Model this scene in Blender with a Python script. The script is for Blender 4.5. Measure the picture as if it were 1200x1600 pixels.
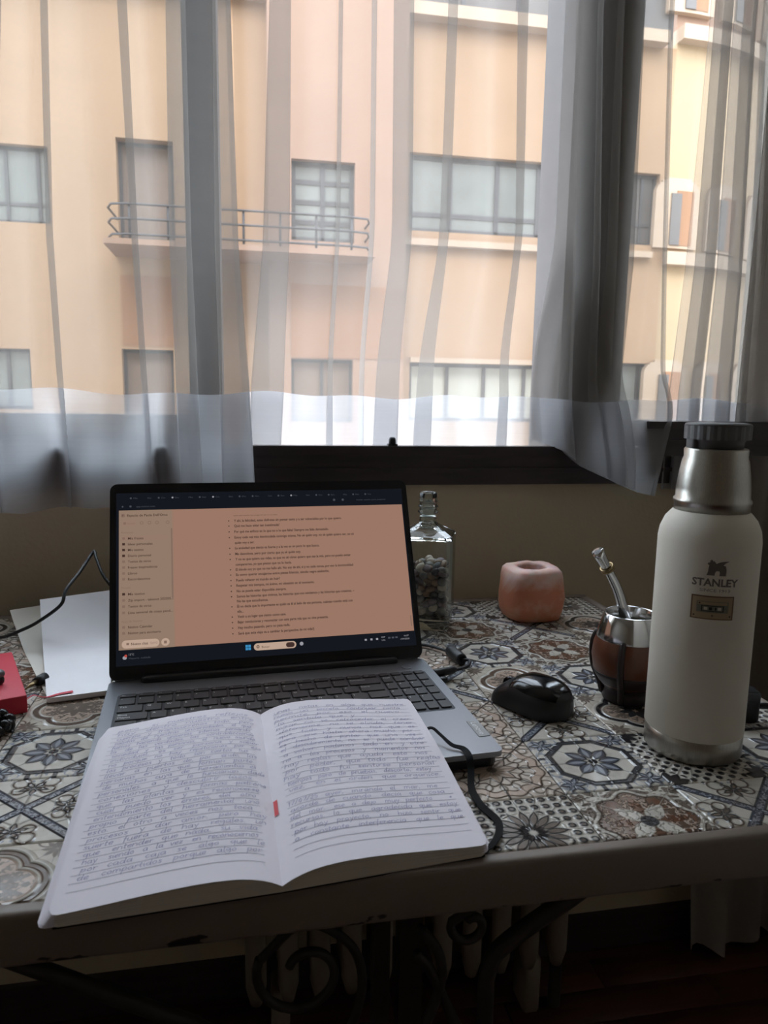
import bpy, bmesh, math, random
import numpy as np
from mathutils import Vector, Matrix

random.seed(7)
for o in list(bpy.data.objects):
    bpy.data.objects.remove(o)
SC = bpy.context.scene
COL = SC.collection
T = 0.75                                   # height of the table top above the floor

# ------------------------------------------------------------------ camera
F_PX, PITCH, ROLL, CAMH, YAW = 1150.0, 0.15446, 0.015944, T + 0.32868, 0.190937
def cam_axes():
    cp, sp = math.cos(PITCH), math.sin(PITCH)
    f = np.array([0, cp, -sp]); r = np.array([1.0, 0, 0]); u = np.array([0, sp, cp])
    cr, sr = math.cos(ROLL), math.sin(ROLL)
    r, u = cr * r + sr * u, -sr * r + cr * u
    c, s = math.cos(-YAW), math.sin(-YAW)
    Z = np.array([[c, -s, 0], [s, c, 0], [0, 0, 1]])
    return Z @ r, Z @ u, Z @ f
CR, CU, CF = cam_axes()
cam_data = bpy.data.cameras.new('camera')
cam_data.sensor_fit = 'VERTICAL'
cam_data.sensor_height = 36.0
cam_data.lens = F_PX / 1600.0 * 36.0
cam_data.clip_start = 0.02
cam_data.dof.use_dof = True
cam_data.dof.focus_distance = 0.86
cam_data.dof.aperture_fstop = 12.5
cam = bpy.data.objects.new('camera', cam_data)
COL.objects.link(cam)
mw = Matrix.Identity(4)
for i in range(3):
    mw[i][0], mw[i][1], mw[i][2] = CR[i], CU[i], -CF[i]
mw[2][3] = CAMH
cam.matrix_world = mw
SC.camera = cam

# ------------------------------------------------------------------ sky, sun, exposure
world = bpy.data.worlds.new('sky')
SC.world = world
world.use_nodes = True
bgn = world.node_tree.nodes['Background']
bgn.inputs[0].default_value = (0.76, 0.87, 1.0, 1)
bgn.inputs[1].default_value = 11.5
sun_d = bpy.data.lights.new('sun', 'SUN')
sun_d.energy = 1.4
sun_d.angle = math.radians(1.0)
sun_d.color = (1.0, 0.86, 0.68)
sun = bpy.data.objects.new('sun', sun_d)
COL.objects.link(sun)
sun.rotation_euler = Vector((0.35, 0.75, -0.85)).to_track_quat('-Z', 'Y').to_euler()
# daylight portal in the window opening: guides the sky light, gives off none itself
por_d = bpy.data.lights.new('window_portal', 'AREA')
por_d.shape = 'RECTANGLE'
por_d.size, por_d.size_y = 2.2, 1.5
por_d.cycles.is_portal = True
por = bpy.data.objects.new('window_portal', por_d)
COL.objects.link(por)
por.location = (0.1, 1.50, 1.66)
por.rotation_euler = (math.radians(-90), 0, 0)

vs = SC.view_settings
vs.view_transform = 'Standard'
vs.look = 'None'
vs.exposure = 0.0
vs.gamma = 1.0
vs.use_curve_mapping = False
SC.cycles.use_denoising = True
SC.cycles.max_bounces = 10
SC.cycles.diffuse_bounces = 5
SC.cycles.glossy_bounces = 4
SC.cycles.transmission_bounces = 10
SC.cycles.transparent_max_bounces = 32
SC.cycles.caustics_reflective = False
SC.cycles.sample_clamp_indirect = 6.0

# ------------------------------------------------------------------ helpers: finding a place in the room
def ray(px, py):
    return CF + (px - 600.0) / F_PX * CR + (800.0 - py) / F_PX * CU
def on_z(px, py, z=0.0):                   # point of the room at height z above the table top
    d = ray(px, py); t = (T + z - CAMH) / d[2]
    return Vector((d[0] * t, d[1] * t, T + z))
def on_y(px, py, Y):                       # point of the room on the plane y = Y
    d = ray(px, py); t = Y / d[1]
    return Vector((d[0] * t, Y, CAMH + d[2] * t))

# ------------------------------------------------------------------ helpers: meshes
class MB:
    def __init__(s):
        s.v, s.f, s.m, s.sm = [], [], [], []
    def add(s, vs_, fs, mi=0, smooth=False):
        b = len(s.v)
        s.v += [tuple(map(float, p)) for p in vs_]
        for f in fs:
            s.f.append(tuple(b + i for i in f)); s.m.append(mi); s.sm.append(smooth)
        return s
    def box(s, x0, x1, y0, y1, z0, z1, mi=0):
        return s.add([(x0, y0, z0), (x1, y0, z0), (x1, y1, z0), (x0, y1, z0), (x0, y0, z1), (x1, y0, z1), (x1, y1, z1), (x0, y1, z1)],
                     [(3, 2, 1, 0), (4, 5, 6, 7), (0, 1, 5, 4), (1, 2, 6, 5), (2, 3, 7, 6), (3, 0, 4, 7)], mi)
    def rbox(s, sx, sy, sz, r=0.002, seg=2, c=(0, 0, 0), rz=0.0, mi=0, smooth=True):
        bm = bmesh.new()
        bmesh.ops.create_cube(bm, size=1.0)
        for v in bm.verts:
            v.co = Vector((v.co.x * sx, v.co.y * sy, v.co.z * sz))
        bmesh.ops.bevel(bm, geom=list(bm.edges), offset=r, segments=seg, profile=0.5, affect='EDGES')
        R = Matrix.Rotation(rz, 3, 'Z')
        vs_ = [R @ v.co + Vector(c) for v in bm.verts]
        bm.verts.index_update()
        fs = [[v.index for v in f.verts] for f in bm.faces]
        bm.free()
        return s.add(vs_, fs, mi, smooth)
    def plate(s, sx, sy, sz, rc, seg=4, c=(0, 0, 0), rz=0.0, mi=0):      # box with rounded vertical corners
        pts = []
        for k, (qx, qy) in enumerate(((1, 1), (-1, 1), (-1, -1), (1, -1))):
            for i in range(seg + 1):
                a = math.pi / 2 * (k + i / seg)
                pts.append((qx * (sx / 2 - rc) + rc * math.cos(a), qy * (sy / 2 - rc) + rc * math.sin(a)))
        return s.prism(pts, -sz / 2, sz / 2, c, rz, mi)
    def prism(s, pts, z0, z1, c=(0, 0, 0), rz=0.0, mi=0, smooth=False):
        n = len(pts); cs, sn = math.cos(rz), math.sin(rz)
        P = [(c[0] + x * cs - y * sn, c[1] + x * sn + y * cs) for x, y in pts]
        vs_ = [(x, y, c[2] + z0) for x, y in P] + [(x, y, c[2] + z1) for x, y in P]
        fs = [tuple(range(n - 1, -1, -1)), tuple(range(n, 2 * n))] + [(i, (i + 1) % n, n + (i + 1) % n, n + i) for i in range(n)]
        return s.add(vs_, fs, mi, smooth)
    def lathe(s, prof, n=40, c=(0, 0, 0), mi=0, smooth=True, ax=None, caps=True):
        vs_, fs = [], []
        for r, z in prof:
            for i in range(n):
                a = 2 * math.pi * i / n
                vs_.append((r * math.cos(a), r * math.sin(a), z))
        for k in range(len(prof) - 1):
            for i in range(n):
                j = (i + 1) % n
                fs.append((k * n + i, k * n + j, (k + 1) * n + j, (k + 1) * n + i))
        if caps:
            if prof[0][0] > 1e-6: fs.append(tuple(range(n - 1, -1, -1)))
            if prof[-1][0] > 1e-6: fs.append(tuple((len(prof) - 1) * n + i for i in range(n)))
        if ax is not None:
            q = Vector((0, 0, 1)).rotation_difference(Vector(ax).normalized())
            vs_ = [q @ Vector(v) for v in vs_]
        vs_ = [(v[0] + c[0], v[1] + c[1], v[2] + c[2]) for v in vs_]
        return s.add(vs_, fs, mi, smooth)
    def tube(s, path, r, n=8, mi=0, closed=False, flat=None, sub=0):
        P = [Vector(p) for p in path]
        if sub: P = [Vector(p) for p in catmull(P, sub, closed)]
        m = len(P)
        R = r if hasattr(r, '__len__') else [r] * m
        if len(R) != m: R = list(np.interp(np.linspace(0, 1, m), np.linspace(0, 1, len(R)), R))
        tg = []
        for i in range(m):
            a = P[(i - 1) % m] if (closed or i > 0) else P[i]
            b = P[(i + 1) % m] if (closed or i < m - 1) else P[i]
            tg.append((b - a).normalized())
        up = Vector((0, 0, 1)) if abs(tg[0].z) < 0.9 else Vector((1, 0, 0))
        nrm = (up - tg[0] * up.dot(tg[0])).normalized()
        vs_, fs = [], []
        for i in range(m):
            if i: nrm = (nrm - tg[i] * nrm.dot(tg[i]))
            if flat is not None:
                w = Vector(flat[i] if isinstance(flat, list) else flat)
                nrm = w - tg[i] * w.dot(tg[i])
            nrm.normalize()
            bi = tg[i].cross(nrm)
            for k in range(n):
                a = 2 * math.pi * k / n
                ra, rb = (R[i], R[i]) if not isinstance(R[i], tuple) else R[i]
                vs_.append(P[i] + nrm * (ra * math.cos(a)) + bi * (rb * math.sin(a)))
        for i in range(m if closed else m - 1):
            j = (i + 1) % m
            for k in range(n):
                l = (k + 1) % n
                fs.append((i * n + k, i * n + l, j * n + l, j * n + k))
        if not closed:
            fs.append(tuple(range(n - 1, -1, -1))); fs.append(tuple((m - 1) * n + k for k in range(n)))
        return s.add(vs_, fs, mi, True)
    def grid(s, A, mi=0, smooth=True, flip=False):                       # A: (rows, cols, 3)
        A = np.asarray(A, float); h, w = A.shape[:2]
        fs = []
        for i in range(h - 1):
            for j in range(w - 1):
                q = (i * w + j, i * w + j + 1, (i + 1) * w + j + 1, (i + 1) * w + j)
                fs.append(q[::-1] if flip else q)
        return s.add(A.reshape(-1, 3), fs, mi, smooth)
    def sphere(s, c, r, nu=10, nv=6, sc=(1, 1, 1), mi=0):
        prof = [(max(1e-7, r * math.sin(math.pi * k / nv)), -r * math.cos(math.pi * k / nv)) for k in range(nv + 1)]
        b = len(s.v); s.lathe(prof, nu, (0, 0, 0), mi, True, caps=False)
        for i in range(b, len(s.v)):
            v = s.v[i]; s.v[i] = (v[0] * sc[0] + c[0], v[1] * sc[1] + c[1], v[2] * sc[2] + c[2])
        return s
    def mesh(s, name):
        me = bpy.data.meshes.new(name)
        me.from_pydata(s.v, [], s.f)
        me.polygons.foreach_set('material_index', s.m)
        me.polygons.foreach_set('use_smooth', s.sm)
        me.update()
        return me

def catmull(P, sub, closed=False):
    P = np.array([tuple(p) for p in P], float); n = len(P); out = []
    for i in range(n if closed else n - 1):
        p0 = P[(i - 1) % n] if (closed or i > 0) else 2 * P[0] - P[1]
        p1, p2 = P[i], P[(i + 1) % n]
        p3 = P[(i + 2) % n] if (closed or i + 2 < n) else 2 * P[-1] - P[-2]
        for k in range(sub):
            t = k / sub
            out.append(0.5 * (2 * p1 + (p2 - p0) * t + (2 * p0 - 5 * p1 + 4 * p2 - p3) * t * t + (3 * p1 - p0 - 3 * p2 + p3) * t ** 3))
    if not closed: out.append(P[-1])
    return out

def obj(name, mb, mats, parent=None, loc=(0, 0, 0), rot=(0, 0, 0)):
    me = mb.mesh(name) if isinstance(mb, MB) else mb
    if isinstance(mb, MB) or not me.materials:
        for m in (mats if isinstance(mats, (list, tuple)) else [mats]):
            me.materials.append(m)
    o = bpy.data.objects.new(name, me)
    COL.objects.link(o)
    o.parent = parent
    o.location = loc; o.rotation_euler = rot
    return o
def tag(o, label, cat=None, group=None, kind=None):
    if label: o['label'] = label
    if cat: o['category'] = cat
    if group: o['group'] = group
    if kind: o['kind'] = kind
    return o
def root(name, label, cat, loc=(0, 0, 0), rz=0.0, group=None):
    o = bpy.data.objects.new(name, None)
    COL.objects.link(o)
    o.location = loc; o.rotation_euler = (0, 0, rz); o.empty_display_size = 0.05
    return tag(o, label, cat, group)
def struct(name, mb, mats, label=None, parent=None, loc=(0, 0, 0)):
    o = obj(name, mb, mats, parent, loc)
    o['kind'] = 'structure'
    if label: o['label'] = label
    return o

# ------------------------------------------------------------------ helpers: materials
def srgb(r, g, b):
    f = lambda c: (c / 255 / 12.92) if c / 255 <= 0.04045 else ((c / 255 + 0.055) / 1.055) ** 2.4
    return (f(r), f(g), f(b), 1.0)
def mat(name, col, rough=0.6, metal=0.0, var=0.0, scale=30.0, bump=0.0, bscale=None, coat=0.0, sss=0.0, spec=None, stretch=None):
    m = bpy.data.materials.new(name)
    m.use_nodes = True
    nt = m.node_tree; b = nt.nodes['Principled BSDF']
    col = tuple(col) if len(col) == 4 else (*col, 1)
    b.inputs['Base Color'].default_value = col
    b.inputs['Roughness'].default_value = rough
    b.inputs['Metallic'].default_value = metal
    b.inputs['Coat Weight'].default_value = coat
    if spec is not None: b.inputs['Specular IOR Level'].default_value = spec
    if sss:
        b.inputs['Subsurface Weight'].default_value = sss
        b.inputs['Subsurface Radius'].default_value = (0.02, 0.008, 0.005)
    tc = nt.nodes.new('ShaderNodeTexCoord')
    src = tc.outputs['Object']
    if stretch:
        mp = nt.nodes.new('ShaderNodeMapping'); mp.inputs['Scale'].default_value = stretch
        nt.links.new(src, mp.inputs[0]); src = mp.outputs[0]
    if var:
        n = nt.nodes.new('ShaderNodeTexNoise'); n.inputs['Scale'].default_value = scale; n.inputs['Detail'].default_value = 4
        nt.links.new(src, n.inputs['Vector'])
        r = nt.nodes.new('ShaderNodeValToRGB')
        lo = tuple(c * (1 - var) for c in col[:3]) + (1,); hi = tuple(min(1, c * (1 + var)) for c in col[:3]) + (1,)
        r.color_ramp.elements[0].color = lo; r.color_ramp.elements[1].color = hi
        r.color_ramp.elements[0].position = 0.3; r.color_ramp.elements[1].position = 0.7
        nt.links.new(n.outputs['Fac'], r.inputs[0]); nt.links.new(r.outputs[0], b.inputs['Base Color'])
    if bump:
        n2 = nt.nodes.new('ShaderNodeTexNoise'); n2.inputs['Scale'].default_value = bscale or scale; n2.inputs['Detail'].default_value = 3
        nt.links.new(src, n2.inputs['Vector'])
        bp = nt.nodes.new('ShaderNodeBump'); bp.inputs['Strength'].default_value = bump; bp.inputs['Distance'].default_value = 0.002
        nt.links.new(n2.outputs['Fac'], bp.inputs['Height']); nt.links.new(bp.outputs[0], b.inputs['Normal'])
    return m
def glow(name, col, strength=1.0):
    m = bpy.data.materials.new(name); m.use_nodes = True
    nt = m.node_tree; nt.nodes.clear()
    e = nt.nodes.new('ShaderNodeEmission'); e.inputs[0].default_value = col; e.inputs[1].default_value = strength
    o = nt.nodes.new('ShaderNodeOutputMaterial'); nt.links.new(e.outputs[0], o.inputs[0])
    return m
def sheer(name, col, clear, trans, rough_scale=700.0):
    """thin woven cloth: open weave lets light straight through, the threads scatter the rest both ways"""
    m = bpy.data.materials.new(name); m.use_nodes = True
    nt = m.node_tree; nt.nodes.clear()
    N = nt.nodes.new; L = nt.links.new
    d = N('ShaderNodeBsdfDiffuse'); d.inputs[0].default_value = (*col, 1)
    t = N('ShaderNodeBsdfTranslucent'); t.inputs[0].default_value = (*col, 1)
    mx = N('ShaderNodeMixShader'); mx.inputs[0].default_value = trans
    L(d.outputs[0], mx.inputs[1]); L(t.outputs[0], mx.inputs[2])
    tr = N('ShaderNodeBsdfTransparent'); tr.inputs[0].default_value = (1, 1, 1, 1)
    # weave: fine horizontal slubs make the cloth a little denser or opener
    tc = N('ShaderNodeTexCoord'); mp = N('ShaderNodeMapping'); mp.inputs['Scale'].default_value = (8, 8, 260)
    no = N('ShaderNodeTexNoise'); no.inputs['Scale'].default_value = 1.0; no.inputs['Detail'].default_value = 3
    L(tc.outputs['Object'], mp.inputs[0]); L(mp.outputs[0], no.inputs['Vector'])
    mr = N('ShaderNodeMapRange'); mr.inputs['From Min'].default_value = 0.3; mr.inputs['From Max'].default_value = 0.7
    mr.inputs['To Min'].default_value = clear - 0.015; mr.inputs['To Max'].default_value = clear + 0.015
    L(no.outputs['Fac'], mr.inputs['Value'])
    m2 = N('ShaderNodeMixShader'); L(mr.outputs[0], m2.inputs[0]); L(mx.outputs[0], m2.inputs[1]); L(tr.outputs[0], m2.inputs[2])
    o = N('ShaderNodeOutputMaterial'); L(m2.outputs[0], o.inputs[0])
    return m
def pane_mat(name, tint=(1, 1, 1), refl=0.06, rough=0.0):
    m = bpy.data.materials.new(name); m.use_nodes = True
    nt = m.node_tree; nt.nodes.clear(); N = nt.nodes.new; L = nt.links.new
    tr = N('ShaderNodeBsdfTransparent'); tr.inputs[0].default_value = (*tint, 1)
    gl = N('ShaderNodeBsdfGlossy'); gl.inputs['Roughness'].default_value = rough
    mx = N('ShaderNodeMixShader'); mx.inputs[0].default_value = refl
    L(tr.outputs[0], mx.inputs[1]); L(gl.outputs[0], mx.inputs[2])
    o = N('ShaderNodeOutputMaterial'); L(mx.outputs[0], o.inputs[0])
    return m
def glass_mat(name, col=(0.95, 1, 0.97), ior=1.5, rough=0.0):
    m = mat(name, (*col, 1), rough)
    b = m.node_tree.nodes['Principled BSDF']
    b.inputs['Transmission Weight'].default_value = 1.0
    b.inputs['IOR'].default_value = ior
    return m

# expression -> math nodes
class X:
    nt = None
    def __init__(s, v): s.v = v
    @staticmethod
    def m(op, a, b=None, c=None, clamp=False):
        n = X.nt.nodes.new('ShaderNodeMath'); n.operation = op; n.use_clamp = clamp
        for i, q in enumerate((a, b, c)):
            if q is None: continue
            q = q.v if isinstance(q, X) else q
            if isinstance(q, (int, float)): n.inputs[i].default_value = q
            else: X.nt.links.new(q, n.inputs[i])
        return X(n.outputs[0])
    def __add__(s, o): return X.m('ADD', s, o)
    def __radd__(s, o): return X.m('ADD', s, o)
    def __sub__(s, o): return X.m('SUBTRACT', s, o)
    def __rsub__(s, o): return X.m('SUBTRACT', o, s)
    def __mul__(s, o): return X.m('MULTIPLY', s, o)
    def __rmul__(s, o): return X.m('MULTIPLY', s, o)
    def __truediv__(s, o): return X.m('DIVIDE', s, o)
    def __abs__(s): return X.m('ABSOLUTE', s)
def xmin(*a):
    r = a[0]
    for b in a[1:]: r = X.m('MINIMUM', r, b)
    return r
def xmax(*a):
    r = a[0]
    for b in a[1:]: r = X.m('MAXIMUM', r, b)
    return r
def xfn(op, a, b=None): return X.m(op, a, b)
def inside(d, w=0.012):                     # 1 where d < 0, soft edge of width w
    return X.m('MULTIPLY_ADD', d, -1.0 / w, 0.5, clamp=True)
def xnoise(x, y, scale, seed, detail=2.0):
    c = X.nt.nodes.new('ShaderNodeCombineXYZ')
    for i, q in enumerate((x, y)): X.nt.links.new(q.v, c.inputs[i])
    c.inputs[2].default_value = seed
    n = X.nt.nodes.new('ShaderNodeTexNoise'); n.inputs['Scale'].default_value = scale; n.inputs['Detail'].default_value = detail
    X.nt.links.new(c.outputs[0], n.inputs['Vector'])
    return X(n.outputs['Fac'])
def xmix(f, a, b):
    n = X.nt.nodes.new('ShaderNodeMix'); n.data_type = 'RGBA'
    X.nt.links.new(f.v, n.inputs[0])
    for i, q in ((6, a), (7, b)):
        if isinstance(q, X): X.nt.links.new(q.v, n.inputs[i])
        else: n.inputs[i].default_value = q
    return X(n.outputs[2])

# text as flat meshes
TEXT_CACHE = {}
def text_geom(s, bold=0.0):
    k = (s, bold)
    if k not in TEXT_CACHE:
        cu = bpy.data.curves.new('text', 'FONT'); cu.body = s; cu.size = 1.0; cu.resolution_u = 2
        cu.offset = bold
        ob = bpy.data.objects.new('text', cu)
        me = bpy.data.meshes.new_from_object(ob)
        v = [tuple(q.co) for q in me.vertices]; f = [tuple(p.vertices) for p in me.polygons]
        bpy.data.objects.remove(ob); bpy.data.curves.remove(cu); bpy.data.meshes.remove(me)
        TEXT_CACHE[k] = (v, f)
    return TEXT_CACHE[k]
def put_text(mb, s, u, v, size, width=None, fn=None, align='L', mi=0, bold=0.0):
    """adds the words s, lower left at (u, v); fn maps (u, v) to a point"""
    vs_, fs = text_geom(s, bold)
    if not vs_: return
    x0 = min(p[0] for p in vs_); x1 = max(p[0] for p in vs_)
    kx = size if width is None else width / max(1e-6, x1 - x0)
    off = {'L': -x0, 'C': -(x0 + x1) / 2, 'R': -x1}[align]
    mb.add([fn(u + (p[0] + off) * kx, v + p[1] * size) for p in vs_], fs, mi)

# ================================================================== THE ROOM
WY0, WY1 = 1.22, 1.46                      # window wall: room face, street face
XL, XR, YB, HC = -1.9, 1.25, -2.6, 2.65    # left wall, right wall, back wall, ceiling
OX0, OX1, OZ0, OZ1 = -1.05, 1.12, T + 0.185, 2.36   # window opening
M_wall = mat('wall paint', srgb(204, 190, 164), 0.85, var=0.05, scale=8, bump=0.35, bscale=140)
M_ceil = mat('ceiling paint', srgb(238, 235, 228), 0.9)
M_wall2 = mat('pale wall paint', srgb(232, 226, 214), 0.9, bump=0.3, bscale=140)
M_wood = mat('dark window wood', srgb(60, 51, 50), 0.45, var=0.25, scale=12, stretch=(1, 6, 6))
M_floor = mat('dark parquet', srgb(74, 40, 30), 0.45, var=0.3, scale=9, stretch=(1, 8, 1))
M_pane = pane_mat('window glass', (0.97, 0.98, 0.98), 0.05)
M_street = mat('street', srgb(140, 134, 128), 0.9, var=0.1, scale=2)

fl = MB().box(XL, XR, YB, WY0, -0.05, -0.004)
floor = struct('floor', fl, M_floor, 'dark reddish parquet floor under the table')
# parquet strips that can be told apart under the table
strip = MB().rbox(0.398, 0.068, 0.008, 0.001, 1).mesh('plank')
strip.materials.append(M_floor)
k = 0
for r in range(11):
    for c in range(5):
        x = -0.55 + c * 0.40 + (r % 2) * 0.2; y = 0.52 + r * 0.07
        if y > 1.17 or x > 1.0: continue
        p = obj('plank', strip, None, floor, (x, y, -0.0042 + 0.0006 * ((k * 7) % 3)))
        k += 1
struct('ceiling', MB().box(XL, XR, YB, WY0, HC, HC + 0.1), M_ceil)
struct('wall_back', MB().box(XL, XR, YB - 0.1, YB, -0.05, HC), M_wall2)
struct('wall_left', MB().box(XL - 0.1, XL, YB - 0.1, WY1, -0.05, HC), M_wall2)
struct('wall_right', MB().box(XR, XR + 0.1, YB - 0.1, WY1, -0.05, HC), M_wall2)
wf = MB()
wf.box(XL, OX0, WY0, WY1, -0.05, HC); wf.box(OX1, XR, WY0, WY1, -0.05, HC)
wf.box(OX0, OX1, WY0, WY1, -0.05, OZ0); wf.box(OX0, OX1, WY0, WY1, OZ1, HC)
struct('wall_front', wf, M_wall, 'beige plastered wall below the window')
# unseen outer wall round the window, added to cut skylight on the facade opposite
M_out = mat('grey outer render', srgb(150, 140, 128), 0.9)
ow = MB()
ow.box(-16, OX0, WY1, WY1 + 0.08, -9, 9.5); ow.box(OX1, 16, WY1, WY1 + 0.08, -9, 9.5)
ow.box(OX0, OX1, WY1, WY1 + 0.08, -9, OZ0); ow.box(OX0, OX1, WY1, WY1 + 0.08, OZ1, 9.5)
struct('wall_sky_blocker', ow, M_out, 'unseen outer wall added around the window to block sky light')
struct('baseboard_front', MB().box(XL, XR, WY0 - 0.012, WY0, 0, 0.075), M_wood)

# fixed window frame: bottom rail with its raised lip (trim_1), and the frame round the opening
ZS = T + 0.249                             # top of the bottom rail
tr = MB()
tr.box(OX0 - 0.06, OX1 + 0.06, 1.205, 1.245, T + 0.183, ZS - 0.012)
tr.box(OX0 - 0.06, OX1 + 0.06, 1.198, 1.222, ZS - 0.014, ZS)
tr.box(OX0 - 0.06, OX1 + 0.06, 1.200, 1.212, T + 0.205, T + 0.212)
tr.box(OX0 - 0.06, OX0, 1.205, 1.245, ZS, OZ1 + 0.06); tr.box(OX1, OX1 + 0.06, 1.205, 1.245, ZS, OZ1 + 0.06)
tr.box(OX0, OX1, 1.205, 1.245, OZ1, OZ1 + 0.06)
struct('trim_1', tr, M_wood, 'dark wooden window frame with a deep bottom rail')
lat = MB().lathe([(0.0062, 0), (0.0062, 0.010), (0.0052, 0.013), (0.003, 0.0145)], 16, (0.246, 1.209, ZS))
lat.box(0.238, 0.254, 1.203, 1.215, ZS, ZS + 0.003)
tag(obj('window_stop', lat, mat('black plastic stop', (0.012, 0.012, 0.013), 0.4)), 'small black stop knob on the window rail above the laptop', 'knob')

def sash(idx, x0, x1, st_l, st_r, y, label, dl=0.02, dr=0.02):
    w = struct('window_%d' % idx, MB().box(x0, x0 + st_l, y - dl, y + 0.02, ZS - 0.01, OZ1), M_wood, label)
    w['category'] = 'window'
    obj('stile', MB().box(x1 - st_r, x1, y - dr, y + 0.02, ZS - 0.01, OZ1), M_wood, w)
    obj('bottom_rail', MB().box(x0 + st_l, x1 - st_r, y - 0.02, y + 0.02, ZS - 0.01, ZS + 0.045), M_wood, w)
    obj('top_rail', MB().box(x0 + st_l, x1 - st_r, y - 0.02, y + 0.02, OZ1 - 0.05, OZ1), M_wood, w)
    obj('pane', MB().box(x0 + st_l, x1 - st_r, y - 0.002, y + 0.002, ZS + 0.045, OZ1 - 0.05), M_pane, w)
    return w
sash(1, OX0, -0.030, 0.06, 0.05, 1.31, 'closed dark wooden sash at the left of the window', dr=0.106)
sash(2, 0.535, OX1, 0.115, 0.06, 1.31, 'dark wooden sash slid to the right of the window', dl=0.106)

# dark wooden ledge across the right-hand curtain
bar = MB()
bar.box(0.675, XR - 0.01, 1.148, 1.172, T + 0.237, T + 0.286)
bar.box(0.670, XR - 0.01, 1.136, 1.174, T + 0.284, T + 0.296)
bar.box(0.675, XR - 0.01, 1.144, 1.172, T + 0.258, T + 0.264)
struct('trim_2', bar, M_wood, 'dark wooden ledge crossing in front of the right-hand curtain')

# ================================================================== OUTSIDE: the building across the street
YF = 12.0
M_peach = mat('peach render', srgb(142, 113, 86), 0.9, var=0.05, scale=1.2, bump=0.1, bscale=60)
M_pink = mat('pink render', srgb(136, 107, 88), 0.9, var=0.04, scale=1.2)
M_ochre = mat('ochre reveal and recess shade', srgb(128, 92, 66), 0.9, var=0.05, scale=1.2)  # for the window reveals, and for shade painted on recessed walls
M_cream = mat('cream render', srgb(150, 126, 97), 0.9, var=0.03, scale=1.5)
M_cornice = mat('pale cornice', srgb(158, 136, 115), 0.85)
M_alu = mat('grey window aluminium', srgb(66, 63, 63), 0.5)
M_dglass = mat('reflecting dark glass', srgb(112, 114, 110), 0.12, spec=0.8, var=0.2, scale=1.5)
M_bglass = mat('bluish glass', srgb(92, 86, 82), 0.4, spec=0.2, var=0.15, scale=1.0)
M_blind = mat('white blind', srgb(160, 158, 146), 0.8)
M_shut = mat('brown roller shutter', srgb(112, 94, 82), 0.7)
M_rail = mat('balcony railing steel', srgb(49, 46, 47), 0.5)
def holed(x0, x1, z0, z1, holes, y, th):
    xs = sorted({x0, x1} | {h[0] for h in holes} | {h[1] for h in holes})
    zs = sorted({z0, z1} | {h[2] for h in holes} | {h[3] for h in holes})
    mb = MB()
    for a, b in zip(xs[:-1], xs[1:]):
        for c, d in zip(zs[:-1], zs[1:]):
            cx, cz = (a + b) / 2, (c + d) / 2
            if any(h[0] < cx < h[1] and h[2] < cz < h[3] for h in holes): continue
            mb.box(a, b, y, y + th, c, d)
    return mb
def opening(pa, pb, Y=YF):
    a, b = on_y(pa[0], pa[1], Y), on_y(pb[0], pb[1], Y)
    return (a.x, b.x, min(a.z, b.z), max(a.z, b.z))
def facade_window(parent, h, Y, cols, rows, glass, blind=None, fw=0.05, depth=0.12):
    x0, x1, z0, z1 = h
    y = Y + depth
    f = MB()
    f.box(x0, x0 + fw, y, y + 0.06, z0, z1); f.box(x1 - fw, x1, y, y + 0.06, z0, z1)
    f.box(x0, x1, y, y + 0.06, z0, z0 + fw); f.box(x0, x1, y, y + 0.06, z1 - fw, z1)
    for c in cols: xx = x0 + (x1 - x0) * c; f.box(xx - fw / 2, xx + fw / 2, y, y + 0.06, z0, z1)
    for r in rows: zz = z0 + (z1 - z0) * r; f.box(x0, x1, y + 0.01, y + 0.05, zz - fw / 2, zz + fw / 2)
    w = obj('window', f, M_alu, parent)
    cs = [0] + list(cols) + [1]; rs = [0] + list(rows) + [1]
    for i in range(len(cs) - 1):
        for j in range(len(rs) - 1):
            a, b = x0 + (x1 - x0) * cs[i], x0 + (x1 - x0) * cs[i + 1]
            c, d = z0 + (z1 - z0) * rs[j], z0 + (z1 - z0) * rs[j + 1]
            obj('pane', MB().box(a, b, y + 0.025, y + 0.035, c, d), glass, w)
    if blind:
        obj('blind', MB().box(x0, x1, y + 0.045, y + 0.05, z0 + (z1 - z0) * blind[0], z0 + (z1 - z0) * blind[1]), M_blind, w)
    return w
B1 = root('apartment_building', 'peach rendered apartment building with balcony and window bands across the street', 'building', (0, YF, -9))
def bpart(name, mb, m, par=B1):
    me_o = obj(name, mb, m, par)
    return me_o
# everything of the building is modelled in room coordinates: shift it under its root
B1.location = (0, 0, 0)
ZT = on_y(600, 24, YF).z
hA1, hA2 = opening((-70, 218), (80, 350)), opening((180, 214), (274, 376))
hA3, hA4 = opening((-40, 543), (52, 640)), opening((190, 545), (274, 660))
xa0, xa1, xb1, xc1 = on_y(-320, 300, YF).x, on_y(418, 300, YF).x, on_y(628, 300, YF).x, on_y(1012, 300, YF).x
bpart('wall', holed(xa0, xa1, -9, ZT, [hA1, hA2, hA3, hA4], YF, 0.35), M_peach)
bpart('recess_shade_panel', MB().box(hA2[0], hA2[1], YF - 0.01, YF, on_y(200, 540, YF).z, on_y(200, 430, YF).z), M_ochre)  # shade of the wall recess, painted as a darker flat panel
YM = YF - 0.35
hB1, hB2 = opening((455, 247), (554, 380), YM), opening((455, 560), (551, 660), YM)
bpart('wall', holed(xa1, xb1, -9, ZT + 2.5, [hB1, hB2], YM, 0.7), M_pink)
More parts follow.
